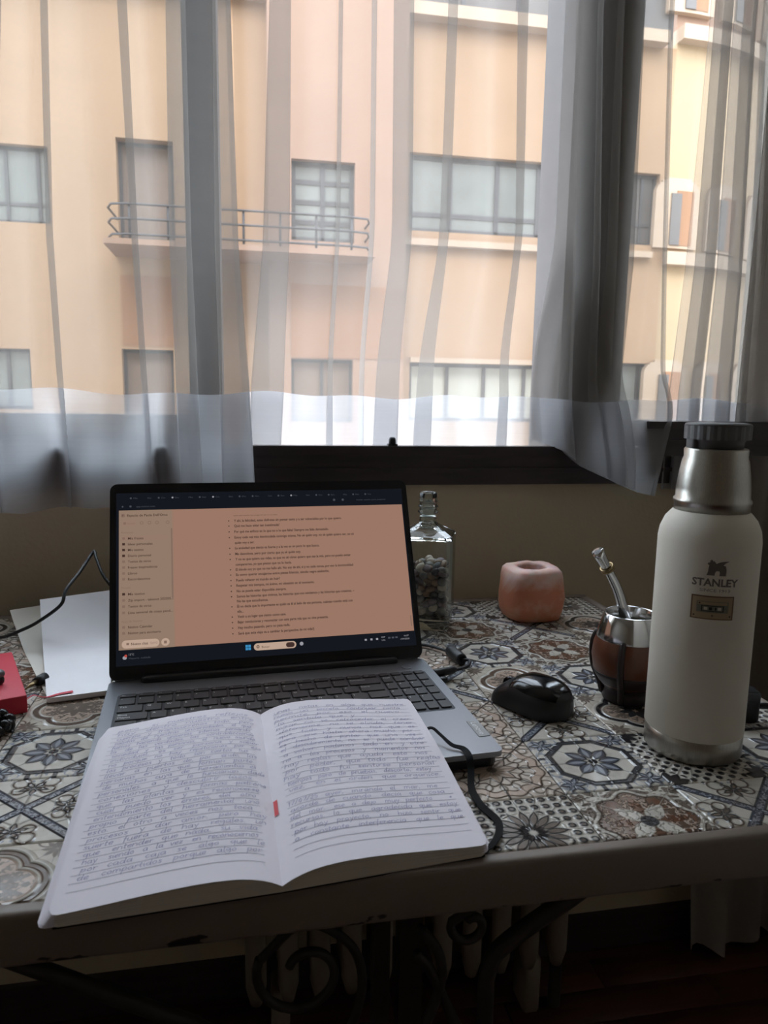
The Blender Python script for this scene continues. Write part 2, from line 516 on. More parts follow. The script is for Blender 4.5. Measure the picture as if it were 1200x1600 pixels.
bpart('recess_shade_panel', MB().box(on_y(455, 500, YM).x, xb1 - 0.02, YM - 0.012, YM, on_y(455, 558, YM).z, on_y(455, 443, YM).z), M_ochre)  # shaded recess of the middle bay put in as darker colour
hC1, hC2 = opening((640, 237), (864, 373)), opening((640, 566), (858, 660))
hC3, hC4 = opening((980, 268), (1024, 384)), opening((962, 567), (1014, 660))
bpart('wall', holed(xb1, xc1 + 0.35, -9, ZT, [hC1, hC2, hC3, hC4], YF, 0.35), M_peach)
# dark rooms behind the openings
for a, b in ((xa0, xa1), (xa1, xb1), (xb1, xc1)):
    bpart('inner_wall', MB().box(a, b, YF + 0.9, YF + 1.0, -9, ZT), M_shut)
facade_window(B1, hA1, YF, (0.5, 0.86), (0.26,), M_dglass, (0.3, 1.0))
facade_window(B1, hA2, YF, (), (), M_shut, depth=0.2)
facade_window(B1, hA3, YF, (0.55,), (), M_dglass, (0.2, 1.0))
facade_window(B1, hA4, YF, (), (), M_shut, depth=0.15)
facade_window(B1, hB1, YM, (0.5,), (0.25, 0.5, 0.75), M_dglass, None, 0.07)
facade_window(B1, hB2, YM, (0.5,), (), M_shut, None)
facade_window(B1, hC1, YF, (0.29, 0.61, 0.9), (0.24,), M_dglass, (0.26, 0.62), 0.07)
facade_window(B1, hC2, YF, (0.27, 0.53, 0.82), (), M_blind, (0.0, 0.9), 0.06)
facade_window(B1, hC3, YF, (0.6,), (0.3,), M_bglass)
facade_window(B1, hC4, YF, (0.7,), (), M_dglass, (0.0, 1.0))
# cornices, sills and the set-back glazed top floor
bpart('cornice', MB().box(xa0, xa1, YF - 0.22, YF + 0.1, ZT - 0.02, ZT + 0.16), M_cornice)
bpart('cornice', MB().box(xb1, xc1 + 0.1, YF - 0.22, YF + 0.1, ZT - 0.02, ZT + 0.16), M_cornice)
for a, b in ((xa0, xa1), (xb1, xc1 + 0.3)):
    n = int((b - a) / 0.9)
    for i in range(n):
        x0 = a + (b - a) * i / n; x1 = a + (b - a) * (i + 1) / n
        w = obj('window', MB().box(x0, x0 + 0.06, YF + 0.05, YF + 0.12, ZT + 0.16, ZT + 2.4), M_alu, B1)
        obj('pane', MB().box(x0 + 0.06, x1, YF + 0.07, YF + 0.09, ZT + 0.16, ZT + 2.4), M_bglass, w)
zl = on_y(750, 380, YF).z
bpart('sill', MB().box(xb1, xc1 + 0.1, YF - 0.12, YF, zl - 0.1, zl), M_cornice)
bpart('sill', MB().box(hC2[0], hC2[1], YF - 0.06, YF, hC2[3], hC2[3] + 0.08), M_cornice)
zl2 = on_y(470, 388, YM).z
# balcony
YBAL = YF - 1.0
za, zb = on_y(300, 387, YBAL).z, on_y(300, 378, YBAL).z
xl_, xr_ = on_y(166, 350, YBAL).x, on_y(582, 350, YBAL).x
bal = bpart('balcony_slab', MB().box(xl_ - 0.05, xr_ + 0.05, YBAL - 0.02, YF, za, zb), M_pink)
for py in (324, 347, 371):
    z = on_y(300, py, YBAL).z
    path = [(xl_, YF, z), (xl_ - 0.02, YBAL + 0.3, z), (xl_ + 0.06, YBAL + 0.06, z), (xl_ + 0.3, YBAL, z), (xr_ - 0.3, YBAL, z), (xr_ - 0.06, YBAL + 0.06, z), (xr_, YBAL + 0.3, z), (xr_, YF - 0.3, z)]
    obj('rail', MB().tube(path, 0.016, 6), M_rail, bal)
for i in range(7):
    x = xl_ + 0.3 + (xr_ - xl_ - 0.6) * i / 6
    obj('post', MB().tube([(x, YBAL + 0.02, zb), (x, YBAL + 0.02, on_y(300, 322, YBAL).z)], 0.018, 6), M_rail, bal)

# rounded corner block to the right
RC = 3.6
XC0 = xc1 + 0.35; YC0 = YF + RC
B2 = root('corner_building', 'rounded cream corner building with narrow arched windows at the far right', 'building')
ZR1, ZR2 = on_y(1045, 66, YF).z, on_y(1045, 400, YF).z
def arc_wall(a0, a1, z0, z1, r, n=12, th=0.3):
    mb = MB(); A = []
    for i in range(n + 1):
        a = a0 + (a1 - a0) * i / n
        A.append(((XC0 + r * math.sin(a), YC0 - r * math.cos(a)), (XC0 + (r - th) * math.sin(a), YC0 - (r - th) * math.cos(a))))
    for i in range(n):
        (p, q), (p2, q2) = A[i], A[i + 1]
        mb.add([(*p, z0), (*p2, z0), (*q2, z0), (*q, z0), (*p, z1), (*p2, z1), (*q2, z1), (*q, z1)],
               [(3, 2, 1, 0), (4, 5, 6, 7), (0, 1, 5, 4), (1, 2, 6, 5), (2, 3, 7, 6), (3, 0, 4, 7)])
    return mb
obj('wall', arc_wall(0, 2.2, -9, ZR1, RC, 20), M_cream, B2)
obj('cornice', arc_wall(0, 2.2, ZR1, ZR1 + 0.22, RC + 0.2, 20, 0.5), M_cornice, B2)
obj('upper_wall', arc_wall(0, 2.2, ZR1 + 0.22, ZR1 + 3.2, RC - 0.05, 20), M_pink, B2)
obj('cornice', arc_wall(0, 2.2, ZR2 - 0.16, ZR2 + 0.05, RC + 0.16, 20, 0.4), M_cornice, B2)
for (za_, zb_, k) in ((ZR2 + 0.12, ZR2 + 1.25, 0), (ZR2 - 3.4, ZR2 - 1.75, 1), (ZR1 + 0.45, ZR1 + 1.3, 2)):
    for a in (0.055, 0.34, 0.66, 1.0):
        w_ = 0.085
        z_arch = zb_ - 0.25
        fr = arc_wall(a - w_ - 0.03, a + w_ + 0.03, za_, z_arch, RC + 0.06, 3, 0.12)
        for q in range(6):
            h0 = z_arch + 0.25 * q / 6; ww = (w_ + 0.03) * math.sqrt(max(0.02, 1 - (q / 6) ** 2))
            t_ = arc_wall(a - ww, a + ww, h0, h0 + 0.25 / 6, RC + 0.06, 3, 0.12)
            fr.add(t_.v, t_.f)
        w = obj('window', fr, M_cornice, B2)
        obj('reveal', arc_wall(a - w_ * 0.1, a + w_ * 0.95, za_ + 0.05, z_arch + 0.05, RC + 0.07, 3, 0.03), M_ochre, w)
        obj('pane', arc_wall(a - w_ * 0.45, a + w_ * 0.15, za_ + 0.05, z_arch, RC + 0.085, 3, 0.03), M_bglass, w)
struct('ground', MB().box(-40, 50, 1.6, 60, -9.2, -9.0), M_street, 'street far below the window')

# ================================================================== CURTAINS
M_sheer = sheer('white sheer voile', (0.41, 0.385, 0.36), 0.61, 0.5)
M_hem = sheer('doubled voile hem', (0.60, 0.60, 0.62), 0.34, 0.55)
M_drape = sheer('heavy grey beige cloth', (0.42, 0.38, 0.34), 0.03, 0.45)
REF_PY = (0, 400, 610, 760)
REF_Z = [on_y(600, py, 1.2).z for py in REF_PY]
def ctrl(knots, z, amp=1.0):
    """control points (x, depth) of the cloth's plan curve at height z"""
    out = []
    for k in knots:
        def at_(col):
            xs = [on_y(c, py, 1.2).x for c, py in zip(col, REF_PY)]
            if z >= REF_Z[0]: return xs[0]
            return float(np.interp(z, REF_Z[::-1], xs[::-1])) if z > REF_Z[3] else xs[3]
        if k[0] == 'w':
            out.append((at_(k[1]), k[2] * 1.4 * amp))
        else:
            a = at_([q[0] for q in k[1]]); b = at_([q[1] for q in k[1]]); d = k[2]
            out += [(b, -d), (a, 0.0), (b, d)]
    return np.array(out)
def cloth(knots, zs, yfn, sub=6, amp_fn=None, ymax=9.0):
    rows = []
    for z in zs:
        C = ctrl(knots, z, amp_fn(z) if amp_fn else 1.0)
        P = np.array(catmull([(c[0], c[1], 0) for c in C], sub))[:, :2]
        Y = np.minimum(yfn(P[:, 0], np.full(len(P), z)) + P[:, 1], ymax)
        rows.append(np.stack([P[:, 0], Y, np.full(len(P), z)], -1))
    return np.array(rows)
def px_of_x(x, py):                        # column of the picture, used only to follow the cloth's outline
    x_a, x_b = on_y(0, py, 1.2).x, on_y(1200, py, 1.2).x
    return (x - x_a) / (x_b - x_a) * 1200
ZTOP = 2.44
Z_HEM = on_y(300, 614, 1.2).z
def W(a, b, c, d, y=0.0): return ('w', (a, b, c, d), y)
def P(a, b, c, d, y=0.006): return ('p', (a, b, c, d), y)
left_k = [W(-950, -950, -950, -945, 0.0), P((-900, -885), (-900, -880), (-895, -876), (-890, -872)), W(-840, -842, -838, -836, 0.012), P((-770, -740), (-768, -742), (-764, -738), (-760, -735)), W(-690, -690, -686, -684, -0.010), P((-620, -604), (-622, -608), (-615, -600), (-610, -596)),
          W(-560, -558, -556, -552, 0.012), P((-490, -462), (-492, -468), (-486, -460), (-480, -455)), W(-400, -404, -400, -396, -0.008), P((-330, -318), (-334, -322), (-328, -314), (-322, -310)), W(-270, -272, -268, -262, 0.012), P((-205, -178), (-208, -184), (-202, -176), (-196, -170)), W(-120, -120, -120, -110, 0.01), W(-70, -72, -70, -60, -0.012), P((-30, -22), (-34, -28), (-28, -20), (-22, -14)), W(-4, -10, -4, 2, 0.012),
          P((16, 20), (4, 9), (8, 13), (14, 20), 0.004), W(46, 44, 54, 62, 0.016),
          P((73, 86), (82, 93), (98, 107), (108, 118)), W(116, 150, 168, 176, 0.018),
          P((186, 200), (211, 219), (226, 233), (232, 241)), W(222, 250, 258, 262, 0.020),
          P((262, 292), (268, 302), (278, 312), (288, 322), 0.008),
          P((333, 359), (337, 372), (344, 388), (350, 397), 0.008), W(352, 364, 378, 380, 0.004)]
mid_k = [W(362, 372, 391, 392, 0.0), W(388, 392, 393, 394, 0.01), P((421, 453), (410, 451), (393, 447), (390, 440), 0.006), W(490, 488, 484, 480, 0.012),
         P((527, 531), (522, 526), (518, 525), (515, 525), 0.004), W(556, 552, 550, 548, -0.008), P((579, 584), (576, 580), (572, 577), (570, 576), 0.004),
         P((611, 641), (608, 638), (597, 635), (590, 630), 0.006), W(674, 664, 652, 645, 0.012),
         P((695, 708), (680, 694), (664, 690), (655, 684), 0.006), W(740, 735, 730, 725, -0.006), W(772, 764, 752, 750, 0.016),
         P((802, 816), (798, 806), (800, 812), (790, 806), 0.004), W(848, 836, 834, 824, 0.006),
         P((875, 893), (858, 888), (853, 882), (846, 884), 0.008), P((892, 930), (887, 925), (880, 918), (876, 918), 0.010),
         P((926, 962), (918, 950), (908, 940), (902, 938), 0.010), P((956, 994), (938, 976), (918, 954), (914, 950), 0.010),
         W(1016, 1000, 988, 962, 0.006), P((1036, 1042), (1025, 1030), (1021, 1026), (984, 989), 0.002)]
right_k = [W(1110, 1070, 1045, 1034, 0.0), W(1118, 1080, 1052, 1040, 0.008)]
for q in range(9):                         # tight gathers, each overlapping the next
    t0, t1 = 1116 + q * 15, 1084 + q * 17.5
    t2, t3 = 1058 + q * 19.5, 1046 + q * 20.5
    e = (26, 10, 34, 15, 22, 30, 12, 34, 20)[q]
    right_k.append(P((t0, t0 + e), (t1, t1 + e * 1.1), (t2, t2 + e * 1.2), (t3, t3 + e * 1.25), 0.005 + 0.002 * (q % 2)))
right_k.append(W(1270, 1262, 1256, 1250, 0.0))
def sstep(a, b, t):
    t = np.clip((t - a) / (b - a), 0, 1)
    return t * t * (3 - 2 * t)
def zpx(py): return on_y(600, py, 1.2).z
# -- left panel: hangs inside, in front of the rail; below the hem line the folds open and lie against it in places
def y_left(x, z):
    px = px_of_x(x, 700)
    lo = sstep(zpx(560), zpx(690), z * -1 + 2 * zpx(560)) if False else sstep(0, 1, (zpx(590) - z) / (zpx(590) - zpx(700)))
    wave = -0.030 + 0.050 * np.exp(-((px - 80) / 24.0) ** 2) + 0.040 * np.exp(-((px - 206) / 26.0) ** 2) + 0.04 * np.exp(-((px + 10) / 18.0) ** 2)
    return 1.168 + lo * wave
zs_up = np.concatenate([np.linspace(ZTOP, zpx(0), 5)[:-1], np.linspace(zpx(0), Z_HEM, 36)])
def hem_wave(x): return 0.003 * np.sin(x * 17.0 + 0.7) + 0.0025 * np.sin(x * 41.0)
def wavy(A):                               # the seam of the hem is not quite level
    w = np.clip(1 - (A[:, :, 2] - Z_HEM) / 0.25, 0, 1)
    A[:, :, 2] += w * hem_wave(A[:, :, 0])
    return A
cur = tag(obj('sheer_curtain', MB().grid(wavy(cloth(left_k, zs_up, y_left, ymax=1.195))), M_sheer), 'white sheer curtain panel at the left, hanging inside over the window rail', 'curtain', 'sheer window curtains')
def hem_rows(knots, yfn, bottom, n=14, top=None):
    A = cloth(knots, [Z_HEM], yfn)[0]
    m = len(A)
    rows = []
    for i in range(n + 1):
        t = i / n
        row = np.zeros((m, 3))
        z0 = np.full(m, Z_HEM)
        # each column runs from the hem line to its own bottom height
        Cz = []
        for j_z in (Z_HEM - 1e-6, Z_HEM - t * (Z_HEM - zpx(760))):
            Cz.append(cloth(knots, [j_z], yfn)[0])
        xcol = Cz[1][:, 0]
        zb_ = bottom(xcol)
        row[:, 0] = xcol
        row[:, 2] = Z_HEM + (zb_ - Z_HEM) * t + (1 - t) * hem_wave(xcol)
        dep = Cz[1][:, 1] - yfn(xcol, np.full(m, Z_HEM - t * (Z_HEM - zpx(760))))
        row[:, 1] = np.minimum(yfn(xcol, row[:, 2]) + dep, 1.195 if knots is left_k else 9.0)
        rows.append(row)
    return np.array(rows)
def bot_left(x):
    px = px_of_x(x, 770)
    py = np.interp(px, [-120, 15, 40, 105, 125, 160, 230, 330, 372, 397], [784, 786, 790, 782, 784, 782, 776, 764, 752, 742])
    return np.array([on_y(600, float(q), 1.2).z for q in py])
obj('hem', MB().grid(hem_rows(left_k, y_left, bot_left)), M_hem, cur)
# -- middle panel: blown over the rail into the open window, its right end falls back into the room
def y_mid(x, z):
    px = px_of_x(x, 640)
    out = sstep(0, 1, (zpx(330) - z) / (zpx(330) - zpx(600)))
    back = 1.0 - sstep(800, 826, px)
    base = 1.178 + 0.0 * px
    front = -0.042 * sstep(840, 900, px) * sstep(0, 1, (zpx(560) - z) / (zpx(560) - zpx(660)))
    bulge = -0.02 * np.exp(-((px - 905) / 45.0) ** 2) * sstep(0, 1, (zpx(640) - z) / (zpx(640) - zpx(720)))
    return base + 0.085 * out * back + front + bulge
cur2 = tag(obj('sheer_curtain', MB().grid(wavy(cloth(mid_k, zs_up, y_mid))), M_sheer), 'wide white sheer curtain panel in the middle, blown out over the window rail', 'curtain', 'sheer window curtains')
def bot_mid(x):
    px = px_of_x(x, 700)
    py = np.interp(px, [300, 786, 800, 820, 850, 895, 930, 960, 990], [742, 742, 689, 700, 727, 752, 765, 771, 767])
    return np.array([on_y(600, float(q), 1.2).z for q in py])
obj('hem', MB().grid(hem_rows(mid_k, y_mid, bot_mid, 20)), M_hem, cur2)
# -- right panel, gathered, behind the ledge
y_right = lambda x, z: 1.196 + 0 * x
cur3 = tag(obj('sheer_curtain', MB().grid(wavy(cloth(right_k, zs_up, y_right))), M_sheer), 'gathered sheer curtain panel at the far right behind the dark ledge', 'curtain', 'sheer window curtains')
bot_right = lambda x: np.full(len(x), zpx(768))
obj('hem', MB().grid(hem_rows(right_k, y_right, bot_right)), M_hem, cur3)
tag(obj('curtain_rod', MB().tube([(-1.3, 1.178, ZTOP + 0.013), (1.2, 1.178, ZTOP + 0.013)], 0.012, 10), M_wood), 'dark curtain rod above the window', 'rod')
# -- heavy floor-length drape in the corner
A = []
for i in range(26):
    z = 0.006 + (ZTOP - 0.006) * (i / 25) ** 1.0
    row = []
    for j in range(41):
        s_ = j / 40
        spread = 1 + 0.10 * max(0, 1 - z / 0.5)
        x = 1.19 - (1 - s_) * 0.325 * spread
        y = 1.183 + 0.020 * math.sin(s_ * 26 + 0.5 * math.sin(z * 3)) - 0.055 * max(0, 1 - z / 0.28) * (1 - s_) ** 1.5
        zz = z + (0.014 * (1 + math.sin(s_ * 17)) if i == 0 else 0)
        row.append((x, y, zz))
    A.append(row)
tag(obj('long_drape', MB().grid(A), M_drape), 'heavy grey beige drape reaching the floor at the right of the table', 'curtain')

# ================================================================== RADIATOR AND PIPE
M_rad = mat('cream radiator enamel', srgb(140, 128, 112), 0.5)
R0 = root('radiator', 'cream column radiator under the window behind the table', 'radiator', (0.27, 1.110, 0))
n_col = 11
for i in range(n_col):
    x = -0.26 + 0.52 * i / (n_col - 1)
    mb = MB()
    for dy in (-0.03, 0.03):
        mb.tube([(x, dy, 0.10), (x, dy, 0.13), (x, dy, 0.60), (x, dy, 0.63)], [(0.010, 0.010), (0.017, 0.017), (0.017, 0.017), (0.010, 0.010)], 10)
    mb.rbox(0.030, 0.085, 0.05, 0.01, 2, (x, 0, 0.60)); mb.rbox(0.030, 0.085, 0.05, 0.01, 2, (x, 0, 0.145))
    obj('column', mb, M_rad, R0)
for sx in (-0.22, 0.22):
    obj('foot', MB().rbox(0.03, 0.06, 0.11, 0.006, 1, (sx, 0, 0.055)), M_rad, R0)
PI = root('heating_pipe', 'cream heating pipe running low along the window wall', 'pipe', (0.2, 1.192, T - 0.590))
obj('pipe', MB().tube([(-1.6, 0, 0), (0.66, 0, 0)], 0.017, 14), M_rad, PI)
for x in (-0.36, 0.62):
    obj('clamp', MB().tube([(x - 0.008, 0, 0), (x + 0.008, 0, 0)], 0.021, 14).tube([(x, 0, 0.018), (x, 0, 0.03)], 0.006, 8), M_rad, PI)

# ================================================================== TILED TABLE
TS, TX0, TY0 = 0.097838, 0.264559, 0.636038         # tile size and the seam corner the grid starts from
TXA, TXB, TYA, TYB = -0.60, 0.559, 0.4705, 1.1252   # tiled field
CREAM, SLATE, NAVY = srgb(204, 198, 187), srgb(58, 58, 61), srgb(70, 74, 85)
BROWN, TAUPE, PINK, RUST, BLACK = srgb(92, 74, 62), srgb(112, 100, 90), srgb(186, 164, 148), srgb(104, 72, 54), srgb(40, 38, 40)
LBLUE = srgb(146, 149, 156)
def tile_material(kind):
    m = bpy.data.materials.new('glazed tile ' + kind); m.use_nodes = True
    nt = m.node_tree; X.nt = nt; b = nt.nodes['Principled BSDF']
    tc = nt.nodes.new('ShaderNodeTexCoord'); sp = nt.nodes.new('ShaderNodeSeparateXYZ')
    nt.links.new(tc.outputs['Object'], sp.inputs[0])
    x = X(sp.outputs[0]) * (1 / TS); y = X(sp.outputs[1]) * (1 / TS)
    ax, ay = abs(x), abs(y)
    r = xfn('SQRT', x * x + y * y); a = xfn('ARCTAN2', y, x)
    def sector(n, ph=0.0):                                # angle to the middle of the nearest of n sectors
        w = 2 * math.pi / n
        return abs(xfn('FLOORED_MODULO', a + (ph + w / 2 + 20 * math.pi), w) - w / 2)
    def petal(n, r0, r1, wid, ph=0.0):                    # signed: < 0 inside petals
        t = xfn('SINE', xmin(xmax((r - r0) * (math.pi / (r1 - r0)), 0.0 * r), 0 * r + math.pi))
        return r * xfn('SINE', sector(n, ph)) - t * wid
    def petal_at(cx, cy, n, r0, r1, wid, ph=0.0):          # the same flower at a mirrored side centre
        dx, dy = ax - cx, ay - cy
        rr = xfn('SQRT', dx * dx + dy * dy); aa = xfn('ARCTAN2', dy, dx); w = 2 * math.pi / n
        sec = abs(xfn('FLOORED_MODULO', aa + (ph + w / 2 + 20 * math.pi), w) - w / 2)
        t = xfn('SINE', xmin(xmax((rr - r0) * (math.pi / (r1 - r0)), 0.0 * r), 0 * r + math.pi))
        return rr * xfn('SINE', sec) - t * wid
    def ring_at(cx, cy, R_, w):
        dx, dy = ax - cx, ay - cy
        return abs(xfn('SQRT', dx * dx + dy * dy) - R_) - w
    orn = lambda sc, sd: xnoise(ax, ay, sc, sd)           # four-fold mirrored ornament
    scroll = lambda sc, sd, w: abs(orn(sc, sd) - 0.5) - w # thin curling lines
    h = 0 * x
    if kind == 'octagon':
        d8 = xmax(xmax(ax, ay), (ax + ay) * 0.7071)
        col = xmix(inside(scroll(9, 1.3, 0.035), 0.03), CREAM, LBLUE)
        fl_c = petal_at(0.37, 0.37, 6, 0.0, 0.13, 0.034)
        col = xmix(inside(fl_c), col, NAVY)
        col = xmix(inside(petal_at(0.37, 0.37, 6, 0.02, 0.10, 0.012)), col, LBLUE)
        side = xmin(ax, ay)
        inner = inside(d8 - 0.385)
        col = xmix(inside(abs(side - 0.115) - 0.022), col, SLATE)          # short bars to the tile edges
        col = xmix(inner, col, CREAM)
        pet = petal(8, 0.05, 0.285, 0.072)
        col = xmix(inside(pet), col, SLATE)
        col = xmix(inside(pet + 0.022), col, NAVY)
        col = xmix(inside(petal(8, 0.08, 0.25, 0.022)), col, LBLUE)
        col = xmix(inside(r - 0.045), col, BLACK)
        ring = abs(d8 - 0.385) - 0.030
        col = xmix(inside(ring), col, SLATE)
        col = xmix(inside(abs(ring) - 0.005), col, BLACK)
        h = inside(pet, 0.03) + inside(ring, 0.03) * 0.8 + inside(fl_c, 0.03) * inside(0.4 - d8)
    elif kind == 'medallion':
        lob = r - 0.43 - 0.03 * xfn('COSINE', a * 8)
        col = xmix(inside(scroll(8, 2.2, 0.05), 0.04), TAUPE, CREAM)
        col = xmix(inside(lob), col, BROWN)
        o = orn(11, 5.5)
        col = xmix(inside(lob + 0.05) * inside(abs(o - 0.5) - 0.035, 0.03), col, PINK)
        col = xmix(inside(lob + 0.05) * inside(o - 0.40, 0.03), col, RUST)
        col = xmix(inside(petal(4, 0.02, 0.30, 0.075, math.pi / 4)), col, CREAM)
        col = xmix(inside(petal(4, 0.1, 0.36, 0.05)), col, RUST)
        col = xmix(inside(r - 0.075), col, SLATE)
        col = xmix(inside(abs(lob) - 0.018), col, CREAM)
        h = inside(abs(lob) - 0.02, 0.03) + inside(abs(o - 0.5) - 0.035, 0.05)
    elif kind == 'zinnia':
        col = xmix(0 * x, CREAM, CREAM)
        gx = abs(xfn('FLOORED_MODULO', x + 10.0, 0.1) - 0.05); gy = abs(xfn('FLOORED_MODULO', y + 10.0, 0.1) - 0.05)
        dots = xfn('SQRT', gx * gx + gy * gy) - 0.036
        col = xmix(inside(dots) * inside(0.27 - r), col, SLATE)
        col = xmix(inside(dots + 0.02) * inside(0.27 - r), col, TAUPE)
        p1, p2 = petal(16, 0.08, 0.31, 0.040), petal(12, 0.03, 0.13, 0.03)
        col = xmix(inside(r - 0.30), col, CREAM)
        col = xmix(inside(p1), col, SLATE); col = xmix(inside(p1 + 0.014), col, TAUPE)
        col = xmix(inside(p2), col, BLACK); col = xmix(inside(r - 0.03), col, CREAM)
        h = inside(dots, 0.03) * inside(0.28 - r) + inside(p1, 0.03)
    elif kind == 'petals':
        cx, cy = 0.5 - ax, 0.5 - ay
        rc = xfn('SQRT', cx * cx + cy * cy); ac = xfn('ARCTAN2', cy, cx)
        sc = abs(xfn('FLOORED_MODULO', ac + 20 * math.pi, math.pi / 6) - math.pi / 12)
        t = xfn('SINE', xmin(xmax((rc - 0.03) * (math.pi / 0.2), 0 * x), 0 * x + math.pi))
        pc = rc * xfn('SINE', sc) - t * 0.05
        gx = abs(xfn('FLOORED_MODULO', x + y + 10.0, 0.13) - 0.065); gy = abs(xfn('FLOORED_MODULO', x - y + 10.0, 0.13) - 0.065)
        dots = xfn('SQRT', gx * gx + gy * gy) - 0.043
        col = xmix(inside(dots) * inside(0.22 - rc), CREAM, BLACK)
        col = xmix(inside(pc), col, BLACK)
        p1 = petal(12, 0.04, 0.24, 0.05)
        col = xmix(inside(r - 0.25), col, CREAM); col = xmix(inside(p1), col, SLATE)
        h = inside(dots, 0.03) * inside(0.22 - rc) + inside(pc, 0.03) + inside(p1, 0.03)
    elif kind == 'lattice':
        col = xmix(inside(orn(12, 1.9) - 0.34, 0.03), CREAM, LBLUE)
        fa, fb = petal_at(0.33, 0.0, 5, 0.0, 0.13, 0.03), petal_at(0.0, 0.33, 5, 0.0, 0.13, 0.03, math.pi / 2)
        cu = xmin(ring_at(0.30, 0.115, 0.055, 0.009), ring_at(0.115, 0.30, 0.055, 0.009), ring_at(0.42, 0.12, 0.07, 0.009), ring_at(0.12, 0.42, 0.07, 0.009))
        col = xmix(inside(cu), col, BROWN)
        col = xmix(inside(xmin(fa, fb)), col, SLATE)
        col = xmix(inside(xmin(fa, fb) + 0.016), col, TAUPE)
        d1 = xmin(abs(x - y), abs(x + y)) - 0.055
        col = xmix(inside(d1 - 0.014), col, SLATE)
        col = xmix(inside(d1), col, NAVY)
        col = xmix(inside(d1 + 0.02) * inside(abs(xnoise(x, y, 22, 1.0) - 0.5) - 0.05, 0.05), col, LBLUE)
        h = inside(d1, 0.03) + inside(cu, 0.03) + inside(xmin(fa, fb), 0.03)
    elif kind == 'rosette':
        wob = r + 0.018 * xfn('COSINE', a * 12)
        cu = xmin(ring_at(0.5, 0.5, 0.10, 0.010), ring_at(0.5, 0.5, 0.17, 0.007), ring_at(0.40, 0.30, 0.05, 0.007), ring_at(0.30, 0.40, 0.05, 0.007))
        sc_ = petal(16, 0.26, 0.40, 0.030)
        col = xmix(inside(cu), srgb(202, 188, 174), TAUPE)
        col = xmix(inside(sc_), col, srgb(206, 196, 184)); col = xmix(inside(abs(sc_) - 0.005), col, TAUPE)
        col = xmix(inside(abs(wob - 0.42) - 0.045), col, PINK)
        col = xmix(inside(abs(abs(wob - 0.42) - 0.045) - 0.007), col, BROWN)
        col = xmix(inside(abs(wob - 0.27) - 0.008), col, BROWN)
        col = xmix(inside(petal(8, 0.0, 0.24, 0.06)), col, PINK)
        col = xmix(inside(abs(petal(8, 0.0, 0.24, 0.06)) - 0.006), col, SLATE)
        col = xmix(inside(r - 0.05), col, TAUPE)
        h = inside(abs(wob - 0.42) - 0.045, 0.03) + inside(abs(wob - 0.27) - 0.01, 0.02) + inside(sc_, 0.03) + inside(cu, 0.03) + inside(petal(8, 0.0, 0.24, 0.06), 0.03)
    else:                                                 # quatrefoil
        q = xmin(xfn('SQRT', (ax - 0.17) * (ax - 0.17) + y * y), xfn('SQRT', x * x + (ay - 0.17) * (ay - 0.17))) - 0.225
        fc_ = petal_at(0.40, 0.40, 8, 0.0, 0.12, 0.022)
        cu = xmin(ring_at(0.5, 0.32, 0.07, 0.008), ring_at(0.32, 0.5, 0.07, 0.008))
        col = xmix(inside(cu), srgb(196, 186, 172), BROWN); col = xmix(inside(fc_), col, TAUPE)
        col = xmix(inside(q - 0.06), col, BROWN if kind == 'quatrefoil' else BLACK)
        col = xmix(inside(abs(q - 0.06) - 0.018), col, CREAM)
        col = xmix(inside(abs(q + 0.03) - 0.012), col, CREAM)
        col = xmix(inside(q + 0.04), col, PINK)
        col = xmix(inside(q + 0.06) * inside(scroll(10, 2.7, 0.05), 0.04), col, TAUPE)
        col = xmix(inside(petal(8, 0.02, 0.20, 0.045)), col, TAUPE if kind == 'quatrefoil' else SLATE)
        h = inside(abs(q - 0.06) - 0.018, 0.03) + inside(abs(q + 0.03) - 0.012, 0.03)
    wear = xnoise(x, y, 5, 11.0, 5.0)
    col = xmix(inside(0.62 - wear, 0.25) * 0.35, col, TAUPE)
    nt.links.new(col.v, b.inputs['Base Color'])
    b.inputs['Roughness'].default_value = 0.17
    b.inputs['Specular IOR Level'].default_value = 0.6
    bp = nt.nodes.new('ShaderNodeBump'); bp.inputs['Strength'].default_value = 0.9; bp.inputs['Distance'].default_value = 0.0016
    hh = h + wear * 0.25
    nt.links.new(hh.v, bp.inputs['Height']); nt.links.new(bp.outputs[0], b.inputs['Normal'])
    return m
KINDS_T = ['octagon', 'medallion', 'zinnia', 'petals', 'lattice', 'rosette', 'quatrefoil', 'dark quatrefoil']
M_tile = {k: tile_material(k) for k in KINDS_T}
M_trim = mat('worn taupe paint on steel', srgb(140, 128, 118), 0.42, var=0.12, scale=25, bump=0.15, bscale=90)
def chipped(name):
    m = mat(name, srgb(126, 114, 104), 0.5, bump=0.15, bscale=90)
    nt = m.node_tree; X.nt = nt; b = nt.nodes['Principled BSDF']
    tc = nt.nodes.new('ShaderNodeTexCoord'); sp = nt.nodes.new('ShaderNodeSeparateXYZ'); nt.links.new(tc.outputs['Object'], sp.inputs[0])
    x, z = X(sp.outputs[0]), X(sp.outputs[2])
    n = xnoise(x * 1.0, z * 2.2, 26, 3.0, 5.0)
    chip = inside(0.565 - n + abs(z + 0.0165) * 14.0, 0.02)
    nt.links.new(xmix(chip, srgb(126, 114, 104), srgb(34, 30, 30)).v, b.inputs['Base Color'])
    return m
M_apron = chipped('chipped taupe paint')
M_iron = mat('dark wrought iron', srgb(52, 46, 42), 0.55, var=0.2, scale=40, bump=0.2, bscale=120)
M_under = mat('table underside board', srgb(60, 52, 46), 0.8)

